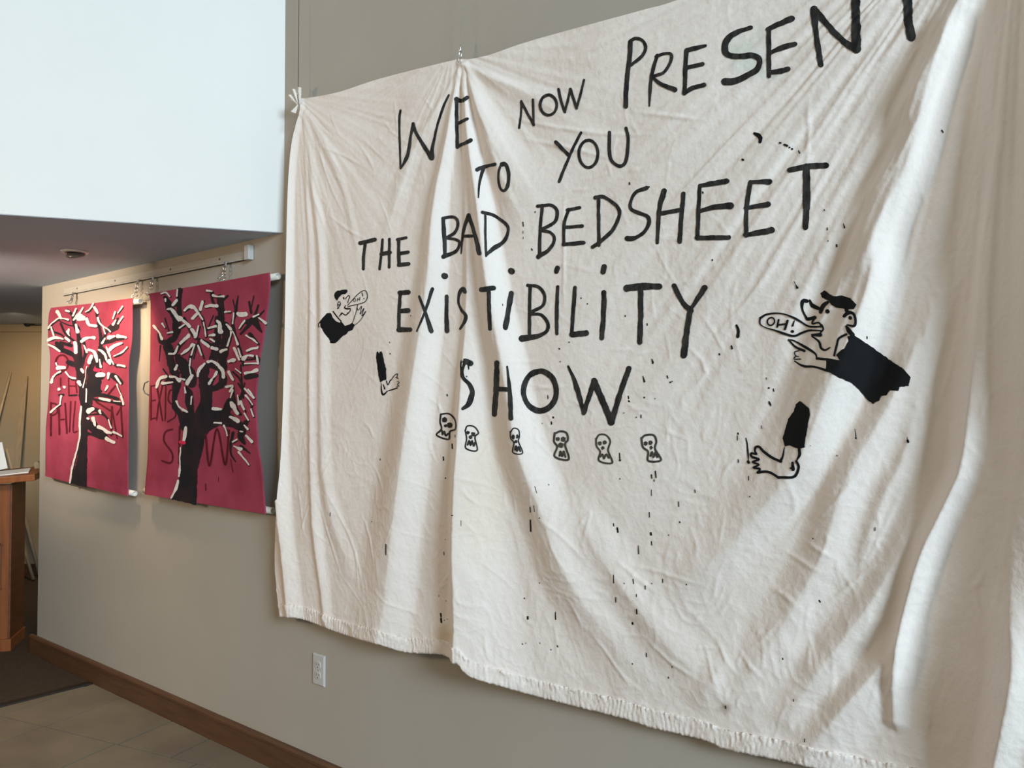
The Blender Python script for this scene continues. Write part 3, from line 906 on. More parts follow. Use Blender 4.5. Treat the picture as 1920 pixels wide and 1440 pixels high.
# painted words ------------------------------------------------------
c1 = T(720, 130, 4.8); c2 = T(1120, 0, 4.8); c3 = T(1400, 0, 4.8); c4 = T(1100, 150, 3.84)
c5 = T(640, 360, 4.5); c6 = T(960, 320, 3.0); c8 = T(780, 640, 3.84); c9 = T(1360, 520, 5.0526)
c10 = T(560, 520, 6.0); c11 = T(1360, 720, 5.0526)
LET = [
 ('W of WE', [c1([(150, 370), (140, 480), (150, 890)], [20, 20, 16]), c1([(152, 895), (205, 800), (225, 720), (240, 620), (265, 490)], [14, 34, 30, 22, 30]), c1([(265, 490), (300, 590), (430, 800)], [28, 30, 42]), c1([(435, 800), (440, 700), (490, 480), (540, 330), (585, 232)], [40, 24, 22, 26, 18])]),
 ('E of WE', [c1([(652, 270), (700, 285), (750, 255)], [44, 34, 34]), c1([(652, 275), (655, 480), (662, 700)], 34), c1([(675, 485), (750, 447)], 28), c1([(660, 698), (730, 665), (780, 640)], [30, 30, 38])]),
 ('N of NOW', [c1([(1238, 285), (1235, 400), (1218, 528)], 20), c1([(1238, 295), (1350, 500)], 26), c1([(1342, 272), (1350, 500)], 20)]),
 ('O of NOW', [c1(ring(1482, 323, 74, 90), 27)]),
 ('W of NOW', [c1([(1572, 180), (1600, 300), (1630, 385)], 25), c1([(1630, 385), (1680, 180)], 22), c1([(1680, 180), (1735, 350)], 27), c1([(1735, 350), (1770, 230), (1803, 98)], 22)]),
 ('Y of YOU', [c1([(1548, 655), (1660, 770)], 34), c1([(1775, 570), (1690, 740), (1578, 1010)], 26)]),
 ('O of YOU', [c4(ring(14, 532, 68, 98), 22)]),
 ('U of YOU', [c4([(165, 378), (165, 500), (180, 580), (240, 620), (285, 580), (300, 430), (285, 348)], 25)]),
 ('T of TO', [c1([(838, 905), (880, 885), (1000, 855)], [36, 34, 30]), c1([(895, 890), (860, 1020), (850, 1155)], [34, 24, 12])]),
 ('O of TO', [c1(ring(1078, 972, 47, 122), [40, 30, 32, 22, 18, 24])]),
 ('P of PRESENT', [c2([(300, 375), (295, 500), (275, 650), (260, 850), (258, 960)], 42), c2([(300, 370), (350, 345), (410, 370), (438, 430), (400, 510), (310, 585)], 30)]),
 ('R of PRESENT', [c2([(540, 500), (490, 680), (475, 850), (470, 955)], [34, 32, 32, 14]), c2([(530, 510), (600, 485), (665, 490), (660, 560), (600, 650), (500, 690)], 28), c2([(500, 700), (580, 760), (700, 808)], [26, 38, 46])]),
 ('first E of PRESENT', [c2([(805, 455), (795, 620), (785, 840)], 40), c2([(805, 455), (860, 440), (975, 412)], [40, 38, 26]), c2([(805, 610), (950, 577)], 36), c2([(785, 838), (870, 790), (962, 765)], 42)]),
 ('S of PRESENT', [c2([(1385, 248), (1260, 290), (1170, 360), (1150, 440), (1180, 495), (1280, 510), (1400, 500), (1460, 540), (1440, 620), (1350, 680), (1240, 730), (1150, 735)], [36, 44, 56, 60, 50, 46, 52, 52, 54, 60, 70])]),
 ('second E of PRESENT', [c2([(1545, 280), (1545, 480), (1545, 685)], 42), c2([(1535, 265), (1640, 215), (1755, 168)], [40, 50, 52]), c2([(1560, 475), (1680, 425), (1780, 398)], [36, 44, 44]), c2([(1560, 650), (1660, 640), (1718, 622)], [40, 48, 48])]),
 ('N of PRESENT', [c3([(605, 85), (625, 300), (667, 580)], [70, 46, 56]), c3([(610, 85), (740, 240), (870, 370), (960, 430)], [70, 56, 56, 64]), c3([(995, -230), (985, 0), (985, 250), (988, 440)], [70, 80, 80, 84])]),
 ('T of PRESENT', [c3([(1420, -330), (1440, -60), (1445, 0), (1460, 200), (1486, 335)], [80, 80, 82, 82, 78], ), c3([(1250, -310), (1420, -345), (1640, -400)], 70)]),
 ('T of THE', [c5([(160, 432), (285, 402)], 34), c5([(205, 420), (190, 550), (188, 650)], 26)]),
 ('H of THE', [c5([(350, 402), (340, 520), (325, 650)], 22), c5([(408, 398), (405, 635)], 24), c5([(340, 525), (412, 510)], 34)]),
 ('E of THE', [c5([(485, 405), (485, 500), (490, 615)], 30), c5([(475, 402), (548, 386)], 26), c5([(500, 520), (565, 507)], 30), c5([(487, 618), (570, 606)], 32)]),
 ('B of BAD', [c5([(860, 225), (870, 400), (875, 545)], [34, 36, 30]), c5([(855, 222), (950, 212), (985, 260), (960, 340), (880, 390)], 26), c5([(880, 390), (960, 400), (1000, 430), (970, 500), (862, 545)], [22, 24, 24, 30, 40])]),
 ('A of BAD', [c5([(1075, 195), (1030, 340), (1012, 520)], [34, 24, 10]), c5([(1075, 195), (1130, 360), (1168, 518)], [32, 32, 36]), c5([(1035, 375), (1135, 370)], 26)]),
 ('D of BAD', [c5([(1215, 185), (1215, 350), (1222, 540)], 20), c5([(1190, 172), (1290, 200), (1390, 270), (1410, 330), (1370, 420), (1280, 480), (1228, 525)], [28, 26, 26, 24, 32, 40, 30])]),
 ('B of BEDSHEET', [c6([(172, 195), (160, 330), (155, 485)], 18), c6([(145, 200), (220, 195), (255, 230), (240, 290), (160, 335)], 19), c6([(165, 335), (220, 350), (240, 390), (210, 445), (150, 485)], [18, 18, 18, 20, 26])]),
 ('first E of BEDSHEET', [c6([(320, 218), (295, 300), (292, 412)], 18), c6([(312, 222), (382, 208)], 18), c6([(297, 320), (397, 312)], 19), c6([(292, 415), (405, 406)], 22)]),
 ('D of BEDSHEET', [c6([(488, 165), (490, 420)], 20), c6([(470, 152), (520, 150), (590, 200), (605, 250), (570, 330), (510, 390), (455, 430)], [24, 20, 20, 20, 22, 22, 22])]),
 ('S of BEDSHEET', [c6([(758, 97), (700, 120), (670, 170), (670, 215), (720, 240), (765, 260), (770, 300), (740, 350), (690, 380), (650, 382)], [24, 20, 18, 20, 20, 22, 22, 20, 22, 32])]),
 ('H of BEDSHEET', [c6([(857, 115), (830, 220), (818, 405)], [32, 24, 20]), c6([(966, 130), (955, 250), (945, 400)], 25), c6([(845, 240), (952, 220)], 24)]),
 ('second E of BEDSHEET', [c6([(1057, 85), (1050, 230), (1045, 382)], 23), c6([(1060, 85), (1130, 72), (1210, 60)], [24, 28, 30]), c6([(1047, 232), (1140, 205), (1232, 197)], [20, 30, 38]), c6([(1042, 378), (1220, 376)], 27)]),
 ('third E of BEDSHEET', [c6([(1342, 65), (1320, 210), (1318, 365)], 25), c6([(1345, 65), (1450, 62)], [20, 32]), c6([(1315, 210), (1442, 190)], [22, 32]), c6([(1312, 362), (1462, 336)], [24, 38])]),
 ('T of BEDSHEET', [c4([(1462, 650), (1590, 625), (1725, 615)], [38, 44, 44]), c4([(1582, 625), (1585, 850), (1577, 1060)], [50, 54, 42])]),
 ('E of EXISTIBILITY', [c5([(495, 850), (568, 846)], 40), c5([(500, 850), (490, 1000), (487, 1160)], 30), c5([(495, 1005), (568, 1000)], 37), c5([(487, 1163), (582, 1160)], 40)]),
 ('X of EXISTIBILITY', [c5([(660, 882), (710, 1020), (758, 1172)], [20, 26, 44]), c5([(768, 818), (710, 1000), (640, 1175)], [30, 24, 12])]),
 ('first i of EXISTIBILITY', [c5([(890, 882), (888, 1030), (893, 1172)], [34, 36, 42]), c5([(868, 706), (878, 710)], 50)]),
 ('S of EXISTIBILITY', [c5([(1045, 845), (1030, 815), (1000, 850), (990, 930), (1015, 995), (1050, 1040), (1045, 1090), (1003, 1155)], [30, 34, 22, 18, 24, 30, 26, 18])]),
 ('first T of EXISTIBILITY', [c5([(1185, 826), (1285, 812)], 42), c5([(1245, 825), (1250, 1000), (1257, 1155)], 32)]),
 ('second i of EXISTIBILITY', [c5([(1435, 855), (1410, 1000), (1387, 1145)], 44), c5([(1434, 666), (1440, 670)], 54)]),
 ('B of EXISTIBILITY', [c5([(1595, 795), (1590, 1000), (1590, 1215)], 28), c5([(1575, 788), (1660, 800), (1715, 870), (1700, 960), (1600, 1015)], 28), c5([(1600, 1030), (1690, 1040), (1745, 1110), (1730, 1180), (1640, 1220), (1525, 1237)], [26, 28, 30, 32, 44, 58])]),
 ('third i of EXISTIBILITY', [c5([(1828, 800), (1820, 1000), (1820, 1195)], [28, 34, 30]), c5([(1826, 640), (1816, 672)], 40)]),
 ('L of EXISTIBILITY', [c6([(355, 658), (345, 800), (338, 925)], 22), c6([(340, 922), (418, 915)], 34)]),
 ('fourth i of EXISTIBILITY', [c6([(518, 685), (515, 820), (505, 942)], 28), c6([(520, 540), (514, 570)], 30)]),
 ('second T of EXISTIBILITY', [c6([(648, 662), (740, 652), (830, 652)], [42, 40, 34]), c6([(725, 665), (725, 820), (720, 965)], 30)]),
 ('Y of EXISTIBILITY', [c6([(913, 648), (960, 740), (1008, 788)], [28, 28, 32]), c6([(1086, 658), (1012, 770)], [32, 22]), c6([(1005, 785), (985, 900), (967, 1038)], [30, 34, 38])]),
 ('S of SHOW', [c8([(395, 158), (350, 145), (335, 190), (340, 260), (385, 310), (405, 370), (380, 450), (338, 485)], [40, 40, 20, 26, 32, 38, 40, 24]), c8([(378, 160), (380, 200)], [16, 8])]),
 ('H of SHOW', [c8([(585, 155), (580, 330), (565, 525)], 38), c8([(657, 182), (675, 350), (686, 555)], [14, 30, 34]), c8([(590, 342), (670, 347)], 36)]),
 ('O of SHOW', [c8(ring(893, 358, 118, 143), [40, 44, 36, 40, 44, 36, 38, 42])]),
 ('W of SHOW', [c8([(1097, 180), (1150, 300), (1208, 515)], [16, 40, 26]), c8([(1210, 515), (1285, 285)], 36), c8([(1285, 285), (1350, 440), (1408, 585)], 46), c8([(1410, 585), (1470, 380), (1535, 195)], [40, 40, 38])]),
]
for nm, st in LET:
    paint('painted_letter', sheet, st, [], m_black, sheet_o, 0.0012, 'black painted ' + nm, 0.10)

# skulls --------------------------------------------------------------
SK = [
 ('first painted skull, tilted and largest, below the S', m_black, [([(180, 525), (240, 522), (285, 570), (290, 630), (245, 650), (235, 705), (150, 675), (185, 630), (175, 580), (180, 525)], 12)], [(208, 565, 19), (245, 603, 20), (214, 607, 12)], [(165, 655), (188, 640), (192, 672), (205, 648), (215, 680), (232, 665)]),
 ('second painted skull, with blotted eyes', m_black, [([(355, 645), (370, 610), (420, 615), (450, 660), (425, 690), (440, 785), (360, 770), (365, 700), (355, 640)], 11)], [(374, 658, 13), (413, 668, 16), (394, 690, 14)], [(372, 745), (384, 715), (394, 750), (404, 715), (416, 755), (425, 730)]),
 ('third painted skull, narrow', m_black, [([(682, 655), (705, 625), (740, 640), (745, 690), (738, 720), (768, 805), (700, 800), (707, 730), (685, 700), (680, 650)], 9)], [(702, 688, 11, 18), (730, 685, 10, 16), (721, 722, 12)], [(716, 780), (722, 752), (730, 790), (740, 758), (752, 790)]),
 ('fourth painted skull, in grey thinned paint', m_grey, [([(1000, 665), (1040, 648), (1085, 660), (1095, 710), (1075, 745), (1100, 850), (1000, 830), (1018, 760), (995, 720), (1000, 660)], 15)], [(1022, 703, 15), (1062, 705, 19), (1045, 748, 20)], [(1035, 825), (1042, 790), (1055, 830), (1065, 790), (1078, 832)]),
 ('fifth painted skull, below the W', m_grey, [([(1298, 705), (1322, 672), (1370, 676), (1400, 720), (1385, 785), (1414, 875), (1320, 860), (1328, 795), (1302, 755), (1298, 700)], 13)], [(1325, 735, 14, 16), (1360, 728, 15, 16), (1346, 768, 12, 13)], [(1330, 830), (1345, 812), (1355, 845), (1372, 812), (1390, 840), (1398, 825)]),
 ('sixth painted skull, rightmost of the row', m_grey, [([(1625, 700), (1652, 676), (1712, 676), (1732, 720), (1722, 775), (1765, 855), (1675, 860), (1672, 795), (1635, 760), (1624, 695)], 15)], [(1655, 735, 15, 16), (1690, 730, 15, 17), (1695, 765, 12, 14)], [(1690, 825), (1702, 795), (1712, 835), (1728, 795), (1738, 835), (1750, 815)]),
]
for lb, mm, outl, eyes, teeth in SK:
    st = [c8(p, w) for p, w in outl] + [c8(teeth, 13)]
    po = [c8(blob(*e)) for e in eyes]
    paint('painted_skull', sheet, st, po, mm, sheet_o, 0.0012, lb)

# the two painted men and the two painted limbs ------------------------
body = c9([(1160, 560), (1210, 545), (1330, 620), (1500, 740), (1690, 870), (1755, 950), (1735, 1030), (1650, 1040), (1640, 1075), (1560, 1070), (1530, 1120), (1480, 1122), (1460, 1165), (1400, 1200), (1350, 1165), (1280, 1080), (1200, 1000), (1080, 950), (955, 885), (960, 790), (1090, 800), (1050, 735), (1130, 670), (1165, 600)])
hat = c9([(915, 190), (905, 150), (940, 125), (1030, 182), (1110, 172), (1190, 200), (1245, 260), (1220, 300), (1150, 305), (1050, 285), (1005, 262), (985, 225)])
men = [c9([(800, 215), (825, 265), (890, 298)], [16, 44, 30]), c9([(775, 225), (735, 225), (730, 300), (765, 375), (785, 395), (850, 382)], [34, 36, 20, 18, 34, 34]),
       c9([(975, 235), (930, 270), (905, 330)], [26, 40, 34]), c9([(850, 385), (825, 440), (890, 430), (915, 470)], 16),
       c9([(335, 385), (400, 350), (520, 342), (620, 370), (700, 410), (770, 455), (820, 470), (910, 465)], [22, 18, 14, 14, 22, 16, 20, 16]),
       c9([(332, 385), (332, 440), (380, 475), (480, 505), (640, 555), (720, 530), (800, 505), (905, 505)], [18, 10, 14, 24, 20, 24, 18, 14]), c9([(915, 450), (930, 490), (908, 520)], 16),
       c9(ring(435, 418, 33, 38, tilt=0.5), 14), c9([(508, 402), (495, 470)], 18), c9([(592, 412), (567, 490)], 22), c9([(505, 450), (580, 442)], 16), c9([(655, 412), (640, 458)], [10, 18]), c9([(634, 511), (640, 513)], 26),
       c9([(825, 545), (900, 545)], [20, 40]), c9([(825, 560), (890, 610), (910, 670), (950, 690), (995, 665)], [14, 20, 24, 20, 10]),
       c9([(1150, 540), (1080, 580), (1060, 640), (1035, 740)], [22, 20, 22, 22]), c9([(1150, 465), (1180, 515), (1205, 545)], [22, 44, 40]),
       c9([(1130, 370), (1170, 335), (1220, 350), (1235, 410), (1220, 460), (1160, 452)], [30, 34, 24, 20, 24, 14]), c9([(1183, 380), (1187, 388)], 32),
       c9([(600, 590), (650, 600), (740, 650), (850, 720), (870, 770)], [12, 16, 26, 22, 14]), c9([(600, 592), (670, 660), (750, 698)], [14, 20, 26]),
       c9([(700, 695), (660, 708), (668, 742), (698, 752)], 10), c9([(668, 748), (655, 775), (715, 775)], 11), c9([(660, 795), (740, 840), (850, 850), (970, 885)], [12, 24, 20, 24]), c9([(870, 770), (980, 780), (1080, 798)], 24), c9([(1150, 310), (1165, 340)], 34)]
paint('painted_figure', sheet, men, [body, hat, c9(blob(970, 322, 21))], m_solid, sheet_o, 0.0012, 'painted man in a cap on the right, bottle marked OH! at his lips')
body2 = c10([(320, 405), (360, 395), (385, 450), (420, 492), (465, 508), (480, 490), (525, 545), (600, 515), (635, 530), (610, 590), (560, 610), (528, 650), (505, 655), (415, 745), (355, 740), (345, 690), (320, 665), (290, 630), (262, 575), (225, 568), (222, 520), (270, 455)])
hair2 = c10([(410, 235), (402, 180), (440, 150), (490, 145), (530, 135), (550, 140), (552, 165), (520, 195), (490, 190), (458, 222), (435, 262)])
men2 = [c10([(390, 385), (440, 450), (478, 492)], 14), c10([(530, 240), (560, 205), (577, 215), (565, 250), (555, 285)], 9), c10([(455, 270), (440, 300), (448, 338), (474, 305), (465, 275)], 8), c10([(455, 308), (458, 312)], 14), c10([(440, 350), (452, 345)], 12),
        c10([(555, 315), (600, 265), (670, 190), (730, 150), (765, 160), (777, 220), (750, 275), (680, 300), (590, 320), (555, 335)], 8), c10([(530, 315), (520, 345), (560, 355), (582, 350), (578, 385), (550, 405)], [8, 14, 16, 10, 10, 8]),
        c10(ring(632, 256, 13, 18), 6), c10([(668, 235), (662, 268)], 7), c10([(692, 225), (688, 258)], 7), c10([(665, 252), (690, 243)], 6), c10([(718, 175), (724, 210)], 9), c10([(736, 238), (738, 241)], 11),
        c10([(490, 400), (530, 425), (560, 405)], 11), c10([(490, 402), (460, 440)], [18, 8]), c10([(665, 312), (650, 390), (620, 480), (608, 512)], 7),
        c10([(668, 310), (662, 340), (675, 370), (712, 325), (695, 415), (738, 348), (715, 435), (760, 380), (715, 458), (680, 500), (645, 530)], 7), c10([(508, 228), (512, 240)], 14)]
paint('painted_figure', sheet, men2, [body2, hair2], m_solid, sheet_o, 0.0012, 'smaller painted man on the left, bottle marked OH! at his lips')
paint('painted_arm', sheet, [c10([(930, 1190), (935, 1280), (955, 1320), (1000, 1280)], [8, 14, 22, 10]), c10([(1015, 1275), (1060, 1262), (1112, 1245)], 12), c10([(990, 1165), (1008, 1210), (1035, 1155)], 11), c10([(1040, 1160), (1080, 1105), (1115, 1085), (1110, 1130), (1128, 1140), (1095, 1125)], 8), c10([(1112, 1172), (1137, 1182), (1112, 1208), (1135, 1220), (1105, 1232)], 8), c10([(955, 1205), (972, 1255)], [8, 16])],
      [c10([(878, 842), (893, 832), (905, 860), (915, 835), (935, 832), (947, 865), (985, 1030), (992, 1155), (955, 1160), (920, 1185), (895, 1080), (875, 900)])], m_solid, sheet_o, 0.0012, 'painted dark sleeve ending in a hand, left side')
paint('painted_leg', sheet, [c11([(562, 600), (545, 690), (530, 720)], [8, 16, 24]), c11([(702, 620), (705, 670), (680, 720)], [30, 28, 12]), c11([(675, 732), (695, 780), (680, 840), (640, 880), (510, 885)], [24, 24, 26, 24, 24]), c11([(510, 888), (440, 845), (380, 830), (310, 840)], 24),
      c11([(310, 840), (330, 805), (268, 793), (322, 765), (262, 740), (322, 715), (255, 690), (250, 655), (300, 668), (285, 640), (290, 600), (325, 597), (365, 640), (450, 700), (530, 735)], [22, 20, 18, 18, 18, 20, 24, 20, 18, 22, 24, 26, 28, 24, 26]), c11([(640, 745), (645, 805)], [22, 34]), c11([(620, 797), (640, 800)], 16)],
      [c11([(670, 190), (710, 162), (750, 190), (795, 230), (803, 290), (778, 420), (752, 600), (700, 615), (610, 582), (565, 590), (545, 515), (570, 430), (600, 330), (650, 260)])], m_solid, sheet_o, 0.0012, 'painted dark trouser leg with a bare foot, right side')

# splatter and drips ---------------------------------------------------
sp = [c4([(1210, 385), (1235, 400), (1252, 420), (1250, 448)], [20, 30, 30, 20]), c4([(1392, 452), (1398, 454)], 13), c4([(1425, 466), (1445, 474)], 15), c4([(1460, 484), (1462, 486)], 11), c4([(1478, 494), (1482, 498)], 12), c4([(1528, 512), (1536, 528)], 10), c4([(1122, 573), (1130, 576)], 14), c4([(309, 740), (311, 752)], 9), c4([(450, 768), (452, 772)], 9), c4([(836, 805), (840, 816)], 8), c4([(1712, 935), (1714, 941)], 8), c4([(1850, 1035), (1858, 1062)], [5, 13]), c4([(1733, 1065), (1734, 1080)], 7), c4([(1738, 1158), (1740, 1161)], 7), c4([(1800, 1185), (1802, 1200)], 9),
      c9([(108, 455), (125, 500), (120, 560)], [20, 26, 34]), c9([(60, 650), (66, 680)], 10), c9([(655, 40), (668, 70), (685, 100)], [6, 6, 22]), c9([(1340, 560), (1342, 580)], 9), c9([(390, 950), (393, 968)], 7), c9([(412, 1048), (414, 1050)], 16), c9([(458, 1058), (462, 1078)], 12), c9([(415, 1175), (425, 1195), (435, 1218)], [10, 20, 8]),
      c11([(345, 395), (349, 422)], 8), c11([(122, 466), (124, 474)], 15), c11([(117, 490), (118, 532)], 9), c11([(198, 512), (212, 590), (222, 740)], [8, 20, 8]), c11([(220, 735), (224, 745)], 26), c11([(124, 715), (126, 742)], 9), c11([(222, 875), (224, 912)], 9), c11([(1230, 428), (1240, 515)], [6, 9]), c11([(1239, 512), (1241, 516)], 14), c11([(1725, 505), (1727, 525)], 6), c11([(1729, 535), (1733, 548)], 22), c11([(1060, 675), (1062, 684)], 9), c11([(805, 581), (807, 583)], 6),
      c8([(1032, 52), (1036, 56)], 9), c8([(1700, 128), (1707, 158)], [5, 12]), c8([(1636, 252), (1646, 290)], [6, 13]), c8([(1810, 248), (1815, 265)], 7), c8([(1832, 293), (1834, 297)], 10), c8([(1846, 288), (1847, 290)], 8), c8([(1530, 395), (1532, 412)], 9), c8([(1534, 430), (1537, 434)], 13), c8([(1645, 403), (1647, 406)], 10), c8([(1722, 412), (1723, 414)], 6), c8([(1498, 514), (1499, 515)], 7), c8([(1588, 546), (1590, 548)], 7), c8([(1622, 530), (1622, 550)], 7), c8([(950, 390), (952, 412)], 7), c8([(365, 252), (366, 254)], 8), c8([(225, 383), (228, 393)], 8), c8([(990, 545), (991, 550)], 11), c8([(978, 580), (979, 596)], 9), c8([(910, 590), (911, 591)], 6), c8([(262, 740), (264, 772)], 9), c8([(198, 832), (200, 856)], 9), c8([(1468, 806), (1470, 845)], 8), c8([(1470, 854), (1472, 857)], 14), c8([(1697, 960), (1700, 985)], 8), c8([(1725, 935), (1730, 980)], 9), c8([(287, 672), (288, 690)], 5), c8([(213, 983), (215, 985)], 7), c8([(1040, 145), (1041, 147)], 7),
      c5([(1535, 255), (1538, 288)], 9), c5([(1535, 330), (1537, 350)], 5), c5([(1536, 380), (1537, 396)], 5), c5([(1608, 480), (1612, 490)], 11), c5([(1636, 165), (1638, 172)], 9), c5([(410, 1268), (411, 1271)], 7), c5([(413, 1363), (415, 1366)], 9), c5([(588, 1044), (590, 1046)], 8), c5([(1361, 945), (1362, 960)], 5),
      c6([(389, 716), (391, 718)], 6), c6([(425, 748), (427, 750)], 6), c6([(638, 815), (639, 820)], 6), c6([(761, 860), (763, 870)], 6), c6([(1127, 500), (1129, 505)], 7), c6([(1236, 985), (1240, 1000)], 8), c6([(1167, 1030), (1169, 1036)], 8), c6([(267, 1000), (269, 1004)], 6), c6([(788, 1062), (797, 1078)], 6), c6([(322, 964), (324, 966)], 6)]
d4 = T(500, 860, 3.272); d5 = T(860, 860, 2.483); d6 = T(1320, 860, 2.483); d7 = T(1520, 0, 3.2725)
sp += [d4([(734, 525), (733, 590)], 5), d4([(1087, 0), (1088, 8)], 6), d4([(1097, 118), (1098, 121)], 5), d4([(1148, 345), (1149, 347)], 4), d4([(1193, 380), (1193, 412)], 3), d4([(1097, 495), (1097, 497)], 4), d4([(1089, 572), (1090, 590)], 4), d4([(645, 385), (646, 388)], 4), d4([(1069, 950), (1071, 968)], 9), d4([(1071, 980), (1073, 1003)], 11), d4([(1092, 990), (1092, 992)], 5), d4([(1111, 983), (1112, 985)], 4), d4([(1102, 870), (1102, 873)], 4), d4([(1058, 840), (1058, 843)], 4), d4([(1618, 300), (1619, 328)], 4), d4([(1620, 375), (1622, 440)], [6, 8]), d4([(1603, 970), (1604, 982)], 9), d4([(1582, 856), (1583, 858)], 5), d4([(1010, 1186), (1012, 1188)], 6), d4([(940, 1135), (943, 1141)], 9), d4([(391, 330), (391, 352)], 3), d4([(698, 0), (698, 10)], 4),
       d5([(334, 225), (335, 248)], 4), d5([(335, 285), (337, 338)], [5, 6]), d5([(350, 218), (355, 246)], 3), d5([(355, 130), (364, 160)], 2.5), d5([(419, 120), (420, 123)], 4), d5([(752, 92), (752, 96)], 4), d5([(753, 5), (754, 8)], 7), d5([(900, 75), (901, 92)], 4), d5([(918, 58), (920, 88)], 4), d5([(911, 98), (911, 106)], 4), d5([(898, 145), (899, 172)], 3), d5([(1101, 145), (1102, 158)], 4), d5([(1025, 200), (1026, 222)], 4), d5([(1031, 294), (1032, 297)], 6), d5([(889, 250), (890, 272)], 4.5), d5([(896, 345), (897, 355)], 7), d5([(899, 385), (900, 402)], 4), d5([(978, 355), (979, 357)], 4), d5([(722, 302), (724, 314)], 4), d5([(740, 322), (743, 342)], 7), d5([(838, 405), (840, 442)], [3, 5]), d5([(722, 540), (723, 578)], [3, 5]), d5([(771, 580), (772, 582)], 4), d5([(813, 560), (816, 582)], 4), d5([(900, 580), (901, 582)], 4), d5([(870, 592), (870, 608)], 4), d5([(952, 560), (952, 577)], 4), d5([(828, 632), (829, 642)], 4), d5([(733, 645), (733, 668)], 4), d5([(830, 702), (831, 722)], 6), d5([(811, 762), (812, 770)], 7), d5([(452, 715), (453, 748)], 5), d5([(323, 736), (323, 746)], 8), d5([(377, 577), (378, 579)], 4), d5([(307, 649), (308, 651)], 5), d5([(298, 862), (299, 864)], 5), d5([(314, 858), (315, 859)], 4), d5([(379, 857), (380, 859)], 4), d5([(461, 870), (463, 876)], 5), d5([(430, 888), (431, 890)], 4), d5([(874, 905), (876, 922)], 4), d5([(810, 953), (811, 956)], 5), d5([(995, 965), (995, 972)], 4), d5([(978, 1015), (979, 1022)], 4), d5([(1244, 1150), (1245, 1162)], 5), d5([(1240, 1280), (1240, 1287)], 5), d5([(1061, 584), (1062, 587)], 5), d5([(1356, 176), (1357, 178)], 5), d5([(377, 275), (378, 278)], 4),
       d6([(797, 320), (797, 334)], 4), d6([(508, 370), (509, 374)], 4), d6([(538, 660), (541, 666)], 7), d6([(367, 928), (368, 934)], 5), d6([(418, 1120), (419, 1130)], 4), d6([(470, 1305), (470, 1318)], 5), d6([(160, 5), (161, 18)], 4), d7([(803, 800), (811, 813)], 7)]
paint('paint_splatter', sheet, sp, [], m_solid, sheet_o, 0.0012, 'spots and drips of black paint', 0.15, True)


# ------------------------------------------------------------------ hooks and cables of the sheet
def carabiner(bm, top, H, w=0.010, r=0.0016):
    pts = []
    for k in range(19):
        a = 2 * math.pi * k / 18
        pts.append((top[0] + w / 2 * math.cos(a), top[1], top[2] - H / 2 + H / 2 * math.sin(a)))
    add_tube(bm, pts, r, 8, False)


def cable_hook(px, py, cloth_px, label, line_mat, line_r, xt=None):
    P_ = at_y(np.array(px), np.array(py), np.array(-0.045))
    e = empty('cable_hook', (P_[0], P_[1], P_[2]), label, 'hook')
    Q = at_y(np.array(cloth_px[0]), np.array(cloth_px[1]), np.array(-0.045))
    bm = bmesh.new()
    add_tube(bm, [(P_[0], P_[1], P_[2] - 0.002), (P_[0] + (xt or 0) * 0.5, P_[1] * 0.8, P_[2] + 0.8), (P_[0] + (xt or 0), P_[1] * 0.55, HI)], line_r, 6)
    bm_obj('cable', bm, line_mat, e, True)
    Hh = max(0.03, P_[2] - Q[2])
    bm = bmesh.new()
    add_lathe(bm, [(0.0, 0.004), (0.0035, 0.003), (0.0045, 0.0), (0.0045, -0.016), (0.003, -0.020), (0.0, -0.021)], Matrix.Translation(Vector(P_)), 12)
    bm_obj('cable_stop', bm, m_steel, e, True)
    bm = bmesh.new()
    carabiner(bm, (P_[0], P_[1], P_[2] - 0.015), Hh * 0.55)
    carabiner(bm, (P_[0], P_[1] - 0.001, P_[2] - 0.015 - Hh * 0.42), Hh * 0.45, 0.012)
    bm_obj('hook', bm, m_steel, e, True)
    return e


cable_hook(863, 86, (864, 114), 'steel cable hook holding up the middle top edge of the white bedsheet', m_line, 0.0007)
cable_hook(559, 168, (562, 192), 'thin dark hanging cable with hook at the left corner of the white bedsheet', m_cable, 0.0014, -0.02)


# ------------------------------------------------------------------ picture rail and scrolls
RY = -0.014
r0 = at_y(np.array(117.0), np.array(553.0), np.array(RY)); r1 = at_y(np.array(463.0), np.array(484.0), np.array(RY))
e = empty('picture_rail', ((r0[0] + r1[0]) / 2, 0, r0[2]), 'long white picture rail on the wall above the two crimson scrolls', 'picture rail')
bm = bmesh.new()
prof = [(0.0, 0.038), (-0.004, 0.038), (-0.006, 0.036), (-0.006, 0.008), (-0.010, 0.003), (-0.010, -0.003), (0.0, -0.003)]
z0 = (r0[2] + r1[2]) / 2
ra = [bm.verts.new((r0[0], y, z0 + z)) for y, z in prof]
rb = [bm.verts.new((r1[0], y, z0 + z)) for y, z in prof]
for k in range(len(prof)):
    k2 = (k + 1) % len(prof)
    bm.faces.new((ra[k], ra[k2], rb[k2], rb[k]))
bm.faces.new(ra); bm.faces.new(rb[::-1])
bm_obj('rail_body', bm, m_alu, e)
bm = bmesh.new()
add_box(bm, ((r0[0] + r1[0]) / 2, -0.006, z0 - 0.0045), (r1[0] - r0[0], 0.008, 0.003))
bm_obj('rail_groove', bm, m_dark, e)['label'] = 'dark slot along the lower edge of the rail'
bm = bmesh.new()
add_box(bm, (r1[0] + 0.012, -0.013, z0 + 0.022), (0.034, 0.026, 0.062), None, 0.003)
bm_obj('end_cap', bm, m_plastic, e)['label'] = 'bright white plastic end cap'
s1 = T(70, 440, 4.085); s2 = T(70, 660, 4.085)
